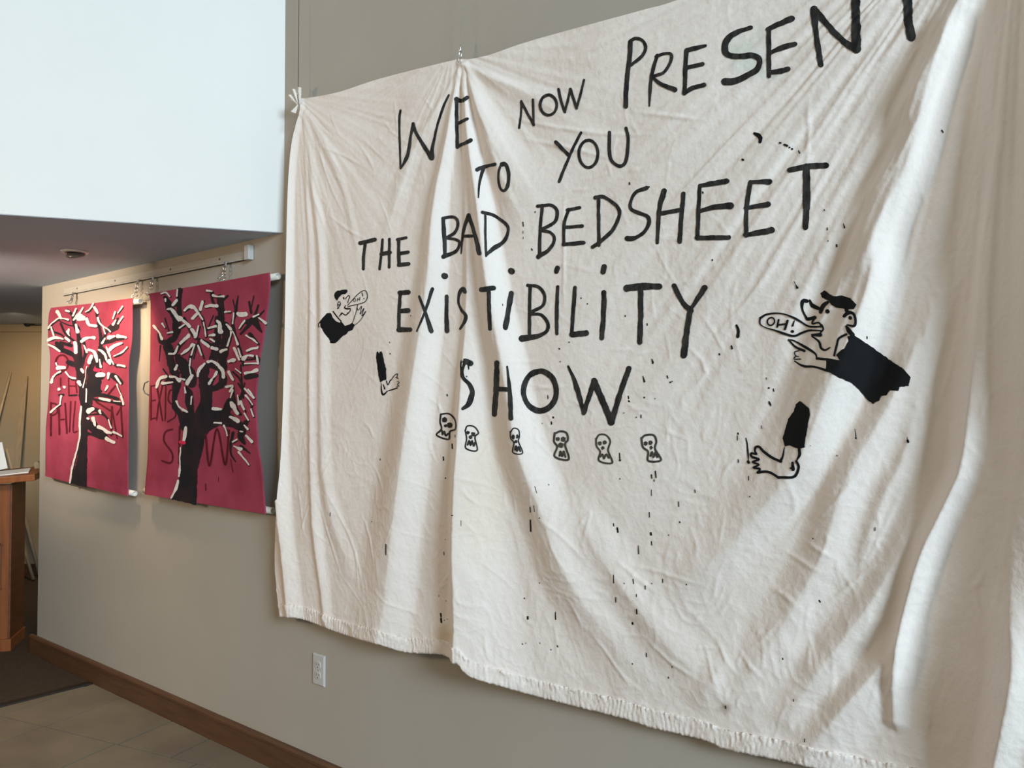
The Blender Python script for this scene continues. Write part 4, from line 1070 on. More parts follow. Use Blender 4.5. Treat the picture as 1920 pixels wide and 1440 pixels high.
for q in ((295, 410), (585, 356), (1010, 270), (1385, 191)):
    (px, py), = s1([q])
    c = at_y(np.array(px), np.array(py), np.array(-0.013))
    bm = bmesh.new()
    add_lathe(bm, [(0.0, 0.002), (0.003, 0.002), (0.005, 0.0)], Matrix.Translation(Vector((c[0], -0.0058, z0 + 0.022))) @ Matrix.Rotation(math.pi / 2, 4, 'X'), 10)
    bm_obj('screw', bm, m_dark, e, True)


def rail_hook(px_top, py_top, py_bot, label):
    a = at_y(np.array(px_top), np.array(py_top), np.array(-0.03)); b = at_y(np.array(px_top), np.array(py_bot), np.array(-0.03))
    x, zt, zb_ = a[0], z0 - 0.002, b[2]
    e = empty('rail_hook', (x, -0.022, zt), label, 'hook', 'steel hooks on the picture rail')
    bm = bmesh.new()
    add_box(bm, (x, -0.0215, zt - 0.010), (0.014, 0.005, 0.026), None, 0.0015)
    bm_obj('slider', bm, m_steel, e)
    bm = bmesh.new()
    Hh = zt - 0.018 - zb_
    carabiner(bm, (x, -0.026, zt - 0.016), Hh * 0.42, 0.020, 0.0026)
    carabiner(bm, (x, -0.028, zt - 0.016 - Hh * 0.36), Hh * 0.34, 0.024, 0.0026)
    bm_obj('ring', bm, m_steel, e, True)
    bm = bmesh.new()
    zc_ = zt - 0.016 - Hh * 0.66
    add_tube(bm, [(x, -0.030, zc_), (x - 0.012, -0.036, zc_ - Hh * 0.15), (x - 0.016, -0.048, zc_ - Hh * 0.32), (x - 0.010, -0.048, zb_), (x, -0.034, zb_ - 0.006), (x + 0.01, -0.026, zb_ + 0.010)], 0.0026, 8)
    bm_obj('hook', bm, m_steel, e, True)
    return e


for q, lb in (((262, 462, 520), 'steel rail hook at the far left end of the picture rail'),
              ((758, 358, 478), 'steel rail hook holding the right end of the left crimson scroll'),
              ((872, 335, 462), 'steel rail hook holding the left end of the right crimson scroll'),
              ((1428, 228, 345), 'steel rail hook near the white end cap of the picture rail')):
    rail_hook(70 + q[0] / 4.085, 440 + q[1] / 4.085, 440 + q[2] / 4.085, lb)


def make_scroll(label, left, right, top, bot, base, rods, draw):
    sf = Surf(base)
    lx = catmull(left, 10); rx_ = catmull(right, 10); tp = catmull(top, 10); bt = catmull(bot, 10)
    PL, PR, PT, PB = (sf.at(a[:, 0], a[:, 1]) for a in (lx, rx_, tp, bt))
    so = lambda P_, k: np.argsort(P_[:, k])
    fL = lambda z: np.interp(z, PL[so(PL, 2), 2], PL[so(PL, 2), 0]); fR = lambda z: np.interp(z, PR[so(PR, 2), 2], PR[so(PR, 2), 0])
    fT = lambda x: np.interp(x, PT[so(PT, 0), 0], PT[so(PT, 0), 2]); fB = lambda x: np.interp(x, PB[so(PB, 0), 0], PB[so(PB, 0), 2])
    n, m = 90, 90
    s = np.linspace(0, 1, n)[None, :]; t = np.linspace(0, 1, m)[:, None]
    z = 1.05 + t * 0.98 + 0 * s
    for _ in range(4):
        x = fL(z) * (1 - s) + fR(z) * s
        z = fB(x) * (1 - t) + fT(x) * t
    x = fL(z) * (1 - s) + fR(z) * s
    P_ = np.stack([x, -sf.h(x, z), z], -1)
    cx, ct = P_[-1, :, 0].mean(), P_[-1, :, 2].mean()
    e = empty('painted_scroll', (cx, -0.045, ct), label, 'scroll')
    # cloth with a turned-back side seam: front sheet, thin edge, back sheet
    nb = P_ + np.array([0, 0.003, 0])
    full = np.concatenate([nb[:, ::-1][:, -1:], P_, nb[:, ::-1][:, :1]], 1)
    cl = grid_mesh('cloth', full, m_red, e)
    for nm, row, dz, ex0, ex1 in rods:
        pa, pb = P_[row, 0], P_[row, -1]
        d = (pb - pa) / np.linalg.norm(pb - pa)
        A_, B_ = pa - d * ex0, pb + d * ex1
        bm = bmesh.new()
        r = 0.0135
        L_ = float(np.linalg.norm(B_ - A_))
        prof = [(0.0, 0.014), (0.009, 0.014), (0.010, 0.0), (r, 0.0), (r, L_), (0.010, L_), (0.009, L_ - 0.014), (0.0, L_ - 0.014)]
        M_ = Matrix.Translation(Vector((A_[0], -0.0335, A_[2] + dz))) @ Vector((d[0], 0, d[2])).to_track_quat('Z', 'Y').to_matrix().to_4x4()
        add_lathe(bm, prof, M_, 18)
        bm_obj(nm, bm, m_pvc, e, True)
    draw(sf, e)
    return e


def mid(z):
    return np.sin(np.clip((z - 1.06) / 0.95, 0, 1) * math.pi)


def base1(x, z):
    return 0.051 + mid(z) * (0.008 + 0.010 * np.sin((z - 1.05) * 6.4) * np.cos((x + 4.6) * 2.2) + 0.004 * np.sin(x * 11 + z * 3))


def base2(x, z):
    return 0.051 + mid(z) * (0.006 + 0.006 * np.sin((z - 1.05) * 5 + 0.5) + 0.004 * np.sin(x * 12 + z * 4) + 0.020 * smooth((x + 3.25) / 0.3))


rods1 = [('top_rod', -1, -0.016, 0.02, 0.05), ('bottom_rod', 0, 0.014, 0.02, 0.035)]
rods2 = [('top_rod', -1, -0.016, 0.05, 0.035), ('bottom_rod', 0, 0.014, 0.035, 0.025)]


def under(strokes, dx, dy, k):
    """the dark branch that carries each white dab"""
    return [([(x + dx, y + dy) for x, y in p], (np.array(w) * k).tolist() if np.ndim(w) else w * k) for p, w, *_ in strokes]


def rough(strokes, seed):
    """brush dabs: uneven pressure along each stroke, longer ones broken in two"""
    rg = np.random.default_rng(seed)
    out = []
    for p, w, *_ in strokes:
        a = catmull(p, 2.5)
        w0 = float(np.mean(w))
        cuts = [a]
        if len(a) > 14 and rg.random() < 0.6:
            c = int(len(a) * rg.uniform(0.35, 0.65))
            cuts = [a[:c - 1], a[c + 1:]]
        for q in cuts:
            n = max(2, min(6, len(q) // 3))
            idx = np.linspace(0, len(q) - 1, n).astype(int)
            sc = rg.uniform(0.8, 1.5)
            out.append(([tuple(q[i] + rg.normal(0, 0.45, 2)) for i in idx], (w0 * sc * rg.uniform(0.5, 1.2, n)).tolist()))
    return out


def draw1(sf, e):
    bl = [s1([(360, 1300), (345, 1150), (320, 1000)], 60), s1([(330, 1000), (280, 920), (190, 880), (110, 850)], [55, 45, 36, 18]), s1([(330, 960), (320, 800), (290, 700), (270, 620), (235, 580)], [40, 32, 30, 28, 22]), s1([(340, 1000), (370, 900), (350, 800)], 24),
          s1([(390, 1300), (400, 1100), (420, 1000), (480, 930), (500, 880), (530, 960)], [60, 50, 40, 40, 44, 30]), s1([(480, 900), (490, 800), (470, 680), (450, 590)], [34, 26, 20, 16]), s1([(510, 830), (600, 800), (660, 800)], [26, 40, 16]), s1([(500, 820), (540, 730), (590, 690), (620, 640)], [26, 24, 34, 12]),
          s1([(560, 725), (605, 700)], 52), s1([(430, 1180), (460, 1060)], [120, 60]), s1([(580, 1080), (640, 1130)], 44), s1([(350, 1270), (450, 1230), (560, 1240), (620, 1260)], 24), s1([(180, 680), (220, 760), (290, 820)], 16), s1([(110, 690), (180, 640)], 12), s1([(480, 940), (470, 1000)], 56), s1([(115, 740), (190, 770), (250, 830)], 14), s1([(180, 830), (260, 850)], 26),
          s1([(240, 980), (300, 1000)], 40), s1([(150, 830), (190, 860)], 30), s1([(400, 690), (440, 710)], 18), s1([(270, 700), (230, 690), (170, 660)], 10), s1([(540, 880), (560, 960), (610, 1010)], 18),
          s2([(390, 560), (450, 600), (530, 640)], [70, 56, 24]), s2([(380, 620), (480, 650), (540, 660)], 26), s2([(400, 420), (500, 470), (560, 540)], [30, 26, 10]), s2([(390, 482), (500, 472)], 12), s2([(400, 350), (470, 370), (640, 390)], 18), s2([(560, 380), (640, 400)], 20), s2([(170, 330), (200, 328)], 20), s2([(245, 335), (305, 330)], 12)]
    tr = s2([(335, 250), (395, 250), (392, 420), (385, 620), (380, 1040), (258, 1006), (292, 880), (328, 720), (322, 600), (340, 440)])
    TREE = (bl, [tr], 'black bare tree')
    wh = [([(85, 720), (110, 680), (170, 640), (240, 650)], 18), ([(155, 590), (185, 640)], 16), ([(220, 580), (250, 590)], 22), ([(280, 650), (330, 620), (380, 640), (400, 690), (450, 700)], 20), ([(300, 570), (275, 620)], 14), ([(350, 560), (320, 610)], 14), ([(430, 530), (400, 580), (370, 590)], 14), ([(440, 560), (465, 600)], 16), ([(470, 640), (490, 690), (540, 720), (560, 745)], 16), ([(600, 590), (580, 640)], 14), ([(655, 550), (620, 600)], 12), ([(655, 630), (620, 680)], 12), ([(600, 650), (580, 690)], 12), ([(85, 810), (150, 790), (200, 800)], 16), ([(90, 840), (140, 870), (175, 890)], 16), ([(110, 710), (130, 770)], 16), ([(230, 740), (245, 770)], 16), ([(220, 790), (250, 810)], 16), ([(300, 690), (315, 720), (310, 740)], 20), ([(290, 830), (300, 900)], 20), ([(340, 820), (380, 790), (440, 790)], 16), ([(360, 850), (380, 900)], 16), ([(520, 790), (500, 830)], 12), ([(550, 790), (600, 775), (680, 785)], 18), ([(560, 880), (600, 845), (650, 830)], 16), ([(590, 930), (640, 910), (690, 860)], 14), ([(400, 880), (440, 910), (460, 970)], 16), ([(470, 880), (490, 885), (520, 920), (530, 960)], 18), ([(480, 960), (490, 1010)], 20), ([(415, 930), (400, 980)], 34), ([(160, 1020), (190, 1035), (215, 1020)], 22), ([(110, 1130), (130, 1080), (180, 1050)], 16), ([(220, 1050), (260, 1100), (290, 1100)], 18), ([(320, 1130), (330, 1150)], 24), ([(202, 1165), (207, 1166)], 24), ([(164, 1185), (167, 1186)], 22), ([(465, 1080), (490, 1095), (510, 1070)], 20), ([(600, 1080), (640, 1140)], 14), ([(620, 1000), (670, 1008)], 22), ([(340, 1030), (350, 1050)], 26), ([(610, 1150), (650, 1240)], 14), ([(540, 1160), (520, 1190)], 16), ([(480, 1250), (560, 1270), (640, 1280)], 14), ([(380, 1010), (360, 1170)], 9), ([(380, 1180), (375, 1280)], 9), ([(530, 860), (570, 960), (585, 990)], 12), ([(150, 980), (150, 1000)], 12), ([(500, 700), (520, 760)], 12), ([(240, 730), (245, 760)], 14), ([(310, 650), (360, 640)], 16), ([(545, 1060), (545, 1100)], 18), ([(550, 975), (560, 985)], 24)]
    wh = [s1(p, w) for p, w in wh]
    wh += [s2([(335, 420), (325, 600), (320, 700), (280, 850), (250, 1000)], [9, 10, 14, 16, 14]), s2([(105, 462), (130, 430), (180, 400)], 13), s2([(185, 340), (175, 400)], 12), s2([(395, 450), (430, 440)], 34), s2([(480, 450), (490, 470)], 18), s2([(389, 510), (393, 512)], 28), s2([(430, 510), (450, 560)], 32), s2([(470, 570), (540, 610), (570, 620)], 22), s2([(530, 660), (590, 690)], 18), s2([(550, 520), (570, 580)], 12), s2([(590, 610), (650, 640)], 16), s2([(640, 340), (660, 400)], 14)]
    paint('painted_tree', sf, TREE[0] + under(wh, 1.2, 1.8, 0.85), TREE[1], m_bark, e, 0.0010, TREE[2], 0.18)
    paint('snow_highlights', sf, rough(wh, 31), [], m_snow, e, 0.0020, 'white brush marks along the branches', 0.3, True)
    lt = [s2(p, w) for p, w in (([(105, 390), (105, 640)], 16), ([(105, 392), (150, 405), (150, 465), (105, 492)], 14), ([(165, 400), (170, 630)], 15), ([(215, 395), (228, 620)], 15), ([(165, 520), (220, 515)], 12), ([(258, 380), (248, 610)], 12), ([(292, 380), (275, 600), (305, 608)], 12), ([(572, 420), (565, 640)], 14), ([(572, 430), (612, 660)], 12), ([(640, 400), (655, 650)], 14), ([(610, 480), (655, 400)], 12), (ring(190, 85, 48, 62), 14), ([(180, 200), (180, 260)], 12), ([(240, 200), (242, 325)], 12), ([(292, 200), (304, 310)], 12), ([(240, 260), (300, 262)], 10), ([(600, 260), (540, 330)], 14), ([(440, 170), (450, 320)], 14), ([(500, 60), (560, 100)], 12), ([(450, 380), (560, 450)], 14))]
    paint('painted_lettering', sf, lt, [], m_dred, e, 0.0006, 'dark red painted letters half hidden by the tree', 0.15, True)
    paint('pink_dab', sf, [s1([(445, 1035), (475, 1040)], 26)], [], m_pink, e, 0.0024, 'bright pink dab at the centre of the tree')


def draw2(sf, e):
    bl = [([(1000, 850), (1030, 1000), (1060, 1080)], 60), ([(1080, 940), (1140, 1040), (1180, 1130)], [50, 110, 90]), ([(1075, 680), (1060, 780), (1000, 820)], [60, 50, 40]), ([(980, 480), (1010, 540), (1060, 640), (1070, 700)], [30, 60, 50, 60]), ([(1095, 425), (1085, 520), (1090, 620)], 38), ([(1130, 640), (1200, 780), (1240, 800)], 22), ([(1380, 640), (1380, 750), (1360, 900), (1340, 1000)], [40, 55, 60, 50]), ([(1400, 480), (1410, 600), (1410, 680)], 48), ([(1440, 700), (1450, 800), (1420, 950), (1430, 1020)], [70, 70, 76, 60]), ([(1540, 470), (1520, 600), (1500, 700), (1560, 900), (1580, 1000)], [8, 26, 26, 24, 20]), ([(1330, 440), (1350, 520), (1390, 580)], 18), ([(1230, 580), (1270, 660), (1300, 780)], [16, 26, 20]), ([(1160, 770), (1100, 830), (1060, 900)], [18, 30, 34]), ([(1210, 840), (1170, 950), (1180, 1080)], 18), ([(1260, 810), (1340, 850), (1380, 880)], 26), ([(1560, 760), (1640, 680), (1740, 580)], [18, 28, 8]), ([(1610, 670), (1660, 660), (1720, 745)], [40, 56, 14]), ([(1695, 540), (1660, 640)], [14, 24]), ([(1625, 515), (1640, 600)], 18), ([(1660, 470), (1640, 560)], 9), ([(1630, 760), (1700, 840)], [26, 14]),
          ([(1265, 1120), (1290, 1020), (1340, 1000), (1400, 1040), (1425, 1120), (1380, 1170), (1310, 1180)], [60, 60, 40, 44, 66, 56, 40]), ([(1290, 1020), (1275, 1120), (1290, 1300)], 70), ([(960, 1150), (1000, 1110), (1060, 1120)], 18), ([(965, 1030), (1000, 1080)], 12), ([(935, 970), (945, 850)], [5, 12]), ([(930, 760), (950, 820), (1010, 820)], [16, 40, 40]), ([(1600, 1090), (1680, 1080)], 36), ([(1590, 960), (1680, 950)], 14), ([(1500, 1050), (1560, 1120), (1580, 1250)], 16), ([(1560, 1000), (1570, 1150)], 12), ([(1240, 800), (1200, 950)], 12), ([(1230, 800), (1280, 950)], 12), ([(980, 640), (1010, 740)], 10), ([(1280, 510), (1250, 590)], 14), ([(1170, 560), (1140, 580)], 22), ([(1350, 620), (1290, 760)], 10), ([(1460, 470), (1410, 520)], 16), ([(1500, 500), (1530, 620)], 8), ([(1300, 560), (1360, 550)], 16)]
    bl = [s1(p, w) for p, w in bl]
    bl += [s2(p, w) for p, w in (([(1070, 250), (1050, 400), (1100, 480)], [60, 34, 40]), ([(1600, 540), (1560, 640), (1590, 700)], [40, 60, 20]), ([(1500, 620), (1480, 760), (1520, 840)], [26, 20, 8]), ([(1560, 720), (1630, 775)], [22, 10]), ([(1480, 380), (1440, 480)], 66), ([(1540, 240), (1600, 330), (1650, 420)], 12), ([(1500, 260), (1520, 400), (1560, 480)], 18), ([(1590, 240), (1560, 360), (1600, 460)], 12), ([(1640, 420), (1660, 500)], 14))]
    tr = s2([(1100, 590), (1075, 480), (1150, 440), (1130, 380), (1140, 250), (1190, 300), (1205, 470), (1250, 380), (1250, 200), (1345, 200), (1340, 420), (1480, 470), (1600, 560), (1580, 620), (1500, 580), (1400, 560), (1330, 600), (1290, 640), (1265, 760), (1230, 900), (1218, 1172), (1040, 1130), (1080, 1050), (1100, 860), (1112, 720), (1140, 620)])
    TREE = (bl, [tr], 'black bare tree with a thick trunk')
    wh = [([(950, 450), (990, 445), (1020, 470)], 14), ([(1075, 425), (1070, 480), (1065, 530), (1040, 540)], [12, 20, 24, 18]), ([(983, 495), (987, 505)], 26), ([(1000, 572), (1030, 570)], 14), ([(1040, 580), (1070, 630), (1100, 640)], 26), ([(1110, 650), (1160, 690), (1210, 770)], 22), ([(1130, 580), (1160, 555), (1200, 555), (1230, 590)], 20), ([(1270, 515), (1240, 590), (1190, 640)], 16), ([(1240, 600), (1270, 650), (1290, 780)], 20), ([(1300, 430), (1340, 430), (1355, 470), (1430, 475)], 17), ([(1290, 550), (1330, 540), (1380, 545)], 22), ([(1380, 655), (1400, 690), (1410, 740)], [40, 34, 14]), ([(1440, 590), (1480, 590)], 15), ([(1510, 600), (1500, 680)], 12), ([(1545, 605), (1600, 610)], 24), ([(1660, 630), (1700, 610)], 13), ([(1700, 640), (1750, 680)], 22), ([(1550, 720), (1590, 660)], 14), ([(895, 700), (930, 740), (960, 800)], 20), ([(960, 680), (980, 710)], 18), ([(1000, 755), (1040, 745)], 16), ([(1090, 715), (1130, 690)], 18), ([(1310, 720), (1370, 700)], 18), ([(1320, 770), (1360, 770)], 24), ([(1325, 800), (1360, 820)], 20), ([(1240, 700), (1225, 760), (1210, 780)], 22), ([(1160, 770), (1090, 850), (1050, 910), (1010, 910)], [18, 24, 30, 18]), ([(1210, 840), (1180, 930), (1170, 1000)], 14), ([(1110, 915), (1160, 880), (1190, 840)], 16), ([(1230, 850), (1260, 920)], 16), ([(1260, 810), (1310, 850), (1380, 880)], 16), ([(1405, 895), (1450, 880)], 28), ([(1450, 690), (1490, 740), (1460, 850)], 18), ([(1500, 740), (1540, 850), (1560, 930)], 12), ([(1510, 870), (1550, 960)], 16), ([(1600, 770), (1650, 800), (1690, 830)], 18), ([(1610, 890), (1650, 870), (1690, 860)], 18), ([(1580, 950), (1610, 925), (1690, 935), (1690, 985)], 20), ([(1590, 990), (1680, 985)], 10), ([(1470, 970), (1510, 960)], 26), ([(1230, 1080), (1260, 1010), (1330, 970), (1390, 1000), (1420, 1040), (1430, 1090)], 24), ([(1320, 1140), (1350, 1100), (1380, 1050)], [34, 16, 10]), ([(915, 1170), (940, 1110), (990, 1085), (1060, 1090), (1090, 1120)], [10, 18, 24, 22, 18]), ([(960, 1140), (1040, 1130)], 22), ([(1060, 1030), (1075, 1000)], 20), ([(1150, 1140), (1190, 1080)], 18), ([(1170, 1010), (1180, 1080)], 12), ([(1470, 1050), (1500, 1110)], 22), ([(1600, 1060), (1680, 1040)], 22), ([(1590, 1180), (1660, 1250)], 16), ([(1130, 1170), (1140, 1210)], 16), ([(1450, 1165), (1500, 1160), (1480, 1200)], 18), ([(1100, 1100), (1130, 1110)], 16), ([(1520, 1030), (1560, 1060)], 14)]
    wh = [s1(p, w) for p, w in wh]
    wh += [s2(p, w) for p, w in (([(1070, 380), (1090, 420), (1110, 430)], 14), ([(1120, 440), (1150, 455)], 28), ([(1180, 400), (1190, 340)], 11), ([(1350, 435), (1410, 440)], 24), ([(1360, 540), (1410, 545), (1450, 600), (1455, 640)], [10, 22, 20, 12]), ([(1140, 575), (1130, 670)], 20), ([(1100, 730), (1095, 850), (1080, 1000), (1030, 1120)], [18, 14, 16, 16]), ([(1480, 500), (1540, 530)], 24), ([(1490, 390), (1535, 470)], 26), ([(1480, 350), (1500, 290)], 18), ([(1500, 690), (1530, 670)], 14), ([(1600, 640), (1645, 690)], 22), ([(1510, 720), (1560, 740)], 18), ([(1550, 770), (1620, 860)], [10, 18]), ([(1560, 605), (1575, 610)], 20), ([(1620, 290), (1665, 350)], 16), ([(1600, 330), (1650, 400)], 12), ([(1640, 440), (1660, 490)], 12), ([(1560, 380), (1590, 440)], 16), ([(1540, 330), (1550, 400)], 12), ([(1590, 470), (1620, 520)], 16), ([(1590, 560), (1620, 590)], 14))]
    paint('painted_tree', sf, TREE[0] + under(wh, 1.2, 1.8, 0.85), TREE[1], m_bark, e, 0.0010, TREE[2], 0.18)
    paint('snow_highlights', sf, rough(wh, 32), [], m_snow, e, 0.0020, 'white brush marks along the branches', 0.3, True)
    lt = [s2(p, w) for p, w in (([(872, 260), (872, 520)], 12), ([(872, 262), (905, 255)], 10), ([(872, 375), (905, 368)], 10), ([(872, 512), (908, 506)], 10), ([(918, 262), (960, 525)], 12), ([(960, 255), (930, 400), (915, 520)], 11), ([(985, 260), (980, 525)], 11), ([(1045, 290), (1015, 300), (1005, 370), (1045, 420), (1060, 490), (1000, 535)], 12), ([(1035, 592), (985, 610), (972, 680), (1030, 770), (1035, 830), (1010, 850), (955, 832)], 14), ([(1092, 570), (1085, 850)], 14), ([(1290, 630), (1320, 870), (1378, 590), (1440, 865), (1470, 600)], 15), ([(1290, 1010), (1292, 1060)], 8), ([(1388, 960), (1388, 995)], 5), ([(1480, 820), (1500, 920)], 6))]
    paint('painted_lettering', sf, lt, [], m_dred, e, 0.0006, 'dark red painted letters half hidden by the tree', 0.12, True)
    paint('pink_dab', sf, [s2([(1100, 690), (1128, 695)], 26)], [], m_pink, e, 0.0024, 'bright pink dab beside the trunk')
    Q = s2([(800, 180), (806, 215), (850, 225), (822, 240), (812, 285), (825, 315), (852, 330)])
    bm = bmesh.new()
    pts = [at_y(np.array(a), np.array(b), np.array(-0.05)) for a, b in Q[2:]]
    add_tube(bm, [Vector(p) for p in pts], 0.003, 6)
    bm_obj('wire_loop', bm, m_cable, e, True)['label'] = 'thin dark loop sticking out past the left edge'


make_scroll('left crimson cloth scroll painted with a black tree under white snow',
            [(96, 577), (92, 587), (90, 616), (91, 648), (94, 665), (93, 709), (90, 758), (86, 807), (85, 893)],
            [(248, 559), (247, 636), (241, 685), (241, 758), (240, 831), (240, 929)],
            [(96, 577), (170, 569), (248, 559)], [(85, 893), (131, 905), (163, 912), (240, 930)], base1, rods1, draw1)
make_scroll('right crimson cloth scroll with a thick-trunked black tree, nearest the bedsheet',
            [(277, 551), (282, 562), (282, 640), (281, 700), (279, 758), (277, 850), (272, 915), (272, 927)],
            [(505, 511), (506, 538), (498, 611), (486, 685), (481, 746), (484, 831), (491, 880), (498, 963)],
            [(277, 551), (390, 532), (505, 511)], [(272, 927), (330, 937), (400, 948), (498, 964)], base2, rods2, draw2)

# ------------------------------------------------------------------ wall outlet
oc = at_y(np.array(598.0), np.array(1256.0), np.array(-0.003))
e = empty('wall_outlet', (oc[0], 0, oc[2]), 'white double socket outlet plate low on the wall under the bedsheet', 'outlet')
bm = bmesh.new()
pw, ph = 0.072, 0.118
rings = []
for dy, ins in ((0.0, 0.0), (-0.003, 0.0), (-0.0065, 0.004), (-0.007, 0.006)):
    rings.append([bm.verts.new((oc[0] + sx * (pw / 2 - ins), dy, oc[2] + sz * (ph / 2 - ins))) for sx, sz in ((-1, -1), (1, -1), (1, 1), (-1, 1))])
for a, b in zip(rings, rings[1:]):
    for k in range(4):
        bm.faces.new((a[k], a[(k + 1) % 4], b[(k + 1) % 4], b[k]))
bm.faces.new(rings[-1])
bm_obj('cover_plate', bm, m_plastic, e)
for sgn in (1, -1):
    zc_ = oc[2] + sgn * 0.0195
    bm = bmesh.new()
    poly = []
    for k in range(28):
        a = 2 * math.pi * k / 28
        poly.append((oc[0] + 0.0172 * math.cos(a), max(-0.0142, min(0.0142, 0.0172 * math.sin(a)))))
    M = [(-0.0065, 1.0), (-0.0095, 1.0), (-0.0098, 0.94)]
    rg = [[bm.verts.new((oc[0] + (x - oc[0]) * f_, y, zc_ + z * f_)) for x, z in poly] for y, f_ in M]
    for a, b in zip(rg, rg[1:]):
        for k in range(28):
            bm.faces.new((a[k], a[(k + 1) % 28], b[(k + 1) % 28], b[k]))
    bm.faces.new(rg[-1])
    so_ = bm_obj('socket_face', bm, m_plastic, e)
    bm = bmesh.new()
    for dx, hgt in ((-0.0064, 0.0085), (0.0064, 0.0070)):
        add_box(bm, (oc[0] + dx, -0.0096, zc_ + 0.003), (0.0022, 0.001, hgt))
    add_lathe(bm, [(0.0, 0.0005), (0.0026, 0.0005), (0.0026, -0.0004)], Matrix.Translation(Vector((oc[0], -0.0096, zc_ - 0.008))) @ Matrix.Rotation(math.pi / 2, 4, 'X'), 10)
    bm_obj('slot', bm, m_dark, so_)['label'] = 'dark plug slots and earth hole'
bm = bmesh.new()
add_lathe(bm, [(0.0, 0.001), (0.0025, 0.001), (0.0035, 0.0)], Matrix.Translation(Vector((oc[0], -0.007, oc[2]))) @ Matrix.Rotation(math.pi / 2, 4, 'X'), 10)
bm_obj('screw', bm, m_steel, e, True)

# ------------------------------------------------------------------ recessed light
lc = at_z(np.array(140.0), np.array(471.0), CEIL)
e = empty('recessed_light', (lc[0], lc[1], CEIL), 'small round recessed ceiling light with white rim in the low grey ceiling', 'ceiling light')
Mx = Matrix.Translation(Vector((lc[0], lc[1], CEIL)))
bm = bmesh.new()
add_lathe(bm, [(0.040, 0.0), (0.058, 0.0), (0.060, -0.003), (0.056, -0.008), (0.046, -0.010), (0.040, -0.006), (0.040, 0.0)], Mx, 32)
bm_obj('rim', bm, m_trim, e, True)
bm = bmesh.new()
Mt = Mx @ Matrix.Rotation(math.radians(22), 4, Vector((RT[0], RT[1], 0)))
add_lathe(bm, [(0.022, -0.004), (0.030, -0.004), (0.036, -0.012), (0.040, -0.020), (0.038, -0.024), (0.032, -0.020), (0.026, -0.010), (0.018, -0.004), (0.0, -0.004)], Mt, 28)
bm_obj('tilting_reflector', bm, m_reflector, e, True)

# ------------------------------------------------------------------ lectern with what lies on it
a_ = math.radians(74)
E1 = math.cos(a_) * FW + math.sin(a_) * RT           # along the front, to the right
E2 = math.cos(a_ - math.pi / 2) * FW + math.sin(a_ - math.pi / 2) * RT     # away from the viewer
cb = at_z(np.array(20.0), np.array(1221.0), 0.004)
e = empty('lectern', tuple(cb - E1 * 0.3 + E2 * 0.13), 'orange-brown wooden lectern with sloping top at the left edge of the frame', 'lectern')
RL = Matrix(((E1[0], E2[0], 0), (E1[1], E2[1], 0), (0, 0, 1)))
LW, LD, LH = 0.62, 0.30, 0.985


def lp(u, v, z):
    return Vector(cb + E1 * u + E2 * v) + Vector((0, 0, z))


bm = bmesh.new()
add_box(bm, lp(-LW / 2, LD / 2, 0.035), (LW, LD, 0.07), RL, 0.003)
bm_obj('plinth', bm, m_lect, e)
bm = bmesh.new()
add_box(bm, lp(-LW / 2 - 0.004, 0.022, 0.07 + LH / 2 - 0.035), (LW - 0.036, 0.022, LH - 0.07), RL, 0.002)
bm_obj('front_panel', bm, m_lect, e)
bm = bmesh.new()
for (u, z, w, h) in ((-LW / 2 - 0.004, 0.63, LW - 0.10, 0.012), (-LW / 2 - 0.004, 0.37, LW - 0.10, 0.012)):
    add_box(bm, lp(u, 0.008, z), (w, 0.010, h), RL, 0.002)
for u in (-0.065, -LW + 0.058):
    add_box(bm, lp(u, 0.008, 0.5), (0.012, 0.010, 0.272), RL, 0.002)
bm_obj('panel_moulding', bm, m_lectd, e)
for u in (-0.018, -LW + 0.010):
    bm = bmesh.new()
    add_box(bm, lp(u, LD / 2 + 0.004, 0.07 + LH / 2 - 0.035), (0.018, LD - 0.018, LH - 0.07), RL, 0.002)
    bm_obj('side_panel', bm, m_lectd, e)
tc_ = lp(-LW / 2 + 0.03, LD / 2 + 0.02, LH + 0.022)
Rt = RL @ Matrix.Rotation(math.radians(3.0), 3, 'X') @ Matrix.Rotation(math.radians(-4.5), 3, 'Y')
bm = bmesh.new()
add_box(bm, tc_, (LW + 0.20, LD + 0.16, 0.038), Rt, 0.004)
bm_obj('sloping_top', bm, m_lect, e)


def on_top(u, v, dz=0.0):
    return tc_ + Rt @ Vector((u, v, 0.019 + dz))


bm = bmesh.new()
add_box(bm, on_top(0.20, -0.03, 0.0035), (0.26, 0.24, 0.006), Rt @ Matrix.Rotation(0.2, 3, 'Z'), 0.0015)
tag(bm_obj('paper_stack', bm, m_paper), 'flat stack of white papers lying on the lectern top', 'papers')
bm = bmesh.new()
add_box(bm, on_top(0.345, 0.10, 0.02), (0.03, 0.03, 0.04), Rt, 0.004)
add_box(bm, on_top(0.345, 0.10, 0.043), (0.02, 0.02, 0.006), Rt, 0.002)
tag(bm_obj('small_box', bm, m_beige), 'small tan box on the right end of the lectern top', 'box')
bm = bmesh.new()
add_box(bm, on_top(0.115, 0.12, 0.091), (0.10, 0.004, 0.17), Rt @ Matrix.Rotation(math.radians(-14), 3, 'X') @ Matrix.Rotation(math.radians(-10), 3, 'Y'), 0.001)
tag(bm_obj('standing_card', bm, m_paper), 'white card standing upright at the back of the lectern top', 'card')

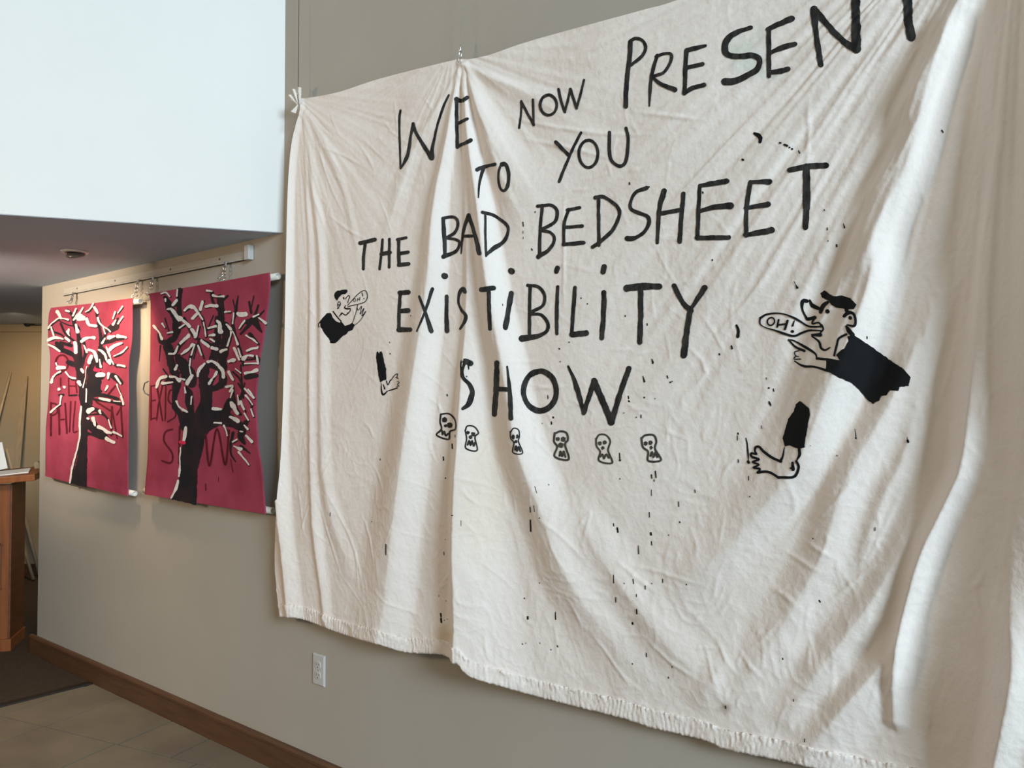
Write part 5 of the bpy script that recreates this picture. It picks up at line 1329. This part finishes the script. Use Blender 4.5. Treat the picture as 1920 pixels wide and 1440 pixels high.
# ------------------------------------------------------------------ sticks leaning in the far corner, hanging rail
def stick(name, pa, pb, r, m, label, flat=False):
    bm = bmesh.new()
    a, b = Vector(pa), Vector(pb)
    if flat:
        ax = (b - a)
        q = ax.to_track_quat('Z', 'Y').to_matrix()
        add_box(bm, (a + b) / 2, (r * 2, 0.02, ax.length), q, 0.002)
    else:
        add_tube(bm, [a, a.lerp(b, 0.5), b], [r * 0.9, r, r], 12)
    return tag(bm_obj(name, bm, m, None, not flat), label, 'stick')


fl = lambda x, y: at_z(np.array(float(x)), np.array(float(y)), 0.016)
wl_ = lambda x, y: at_d(np.array(float(x)), np.array(float(y)), far_d - 0.03)
stick('leaning_stick', wl_(20, 697), fl(-90, 1110), 0.011, m_pole, 'pale thin stick leaning against the far wall, tallest of them')
stick('stick_shadow_strip', wl_(47, 705), fl(15, 1092), 0.022, m_beige, 'flat beige strip in place of a stick shadow on the far tan wall behind the lectern', True)  # strip put where the sticks' shadow falls on the far wall
stick('leaning_stick', at_d(np.array(12.0), np.array(842.0), 7.12), fl(75, 1080), 0.014, m_pole, 'brownish stick slanting down to the right behind the lectern top')
stick('leaning_stick', at_d(np.array(22.0), np.array(955.0), 7.0), fl(63, 1087), 0.013, m_beige, 'shorter stick standing on the carpet beside the end of the long wall')
bm = bmesh.new()
a = at_d(np.array(53.0), np.array(607.5), far_d - 0.05); b = at_d(np.array(130.0), np.array(608.0), far_d - 0.05)
e = empty('hanging_rail', tuple(a), 'short black hanging rail at the top of the far tan wall', 'picture rail')
ctr = Vector((a + b) / 2)
add_box(bm, ctr, (float(np.linalg.norm(b - a)), 0.03, 0.022), R3, 0.004)
bm_obj('rail_body', bm, m_dark, e)
bm = bmesh.new()
add_box(bm, ctr + Vector((0, 0, -0.002)) - Vector(tuple(FW)) * 0.0145 + Vector(tuple(RT)) * 0.03, (float(np.linalg.norm(b - a)) * 0.8, 0.003, 0.006), R3)
bm_obj('highlight_strip', bm, m_steel, e)  # added strip standing in for the highlight along the black rail
bm = bmesh.new()
add_lathe(bm, [(0.0, 0.0), (0.022, 0.0), (0.022, 0.03), (0.0, 0.03)], Matrix.Translation(Vector(a)) @ R3.to_4x4() @ Matrix.Rotation(math.pi / 2, 4, 'X'), 16)
bm_obj('end_knob', bm, m_dark, e, True)
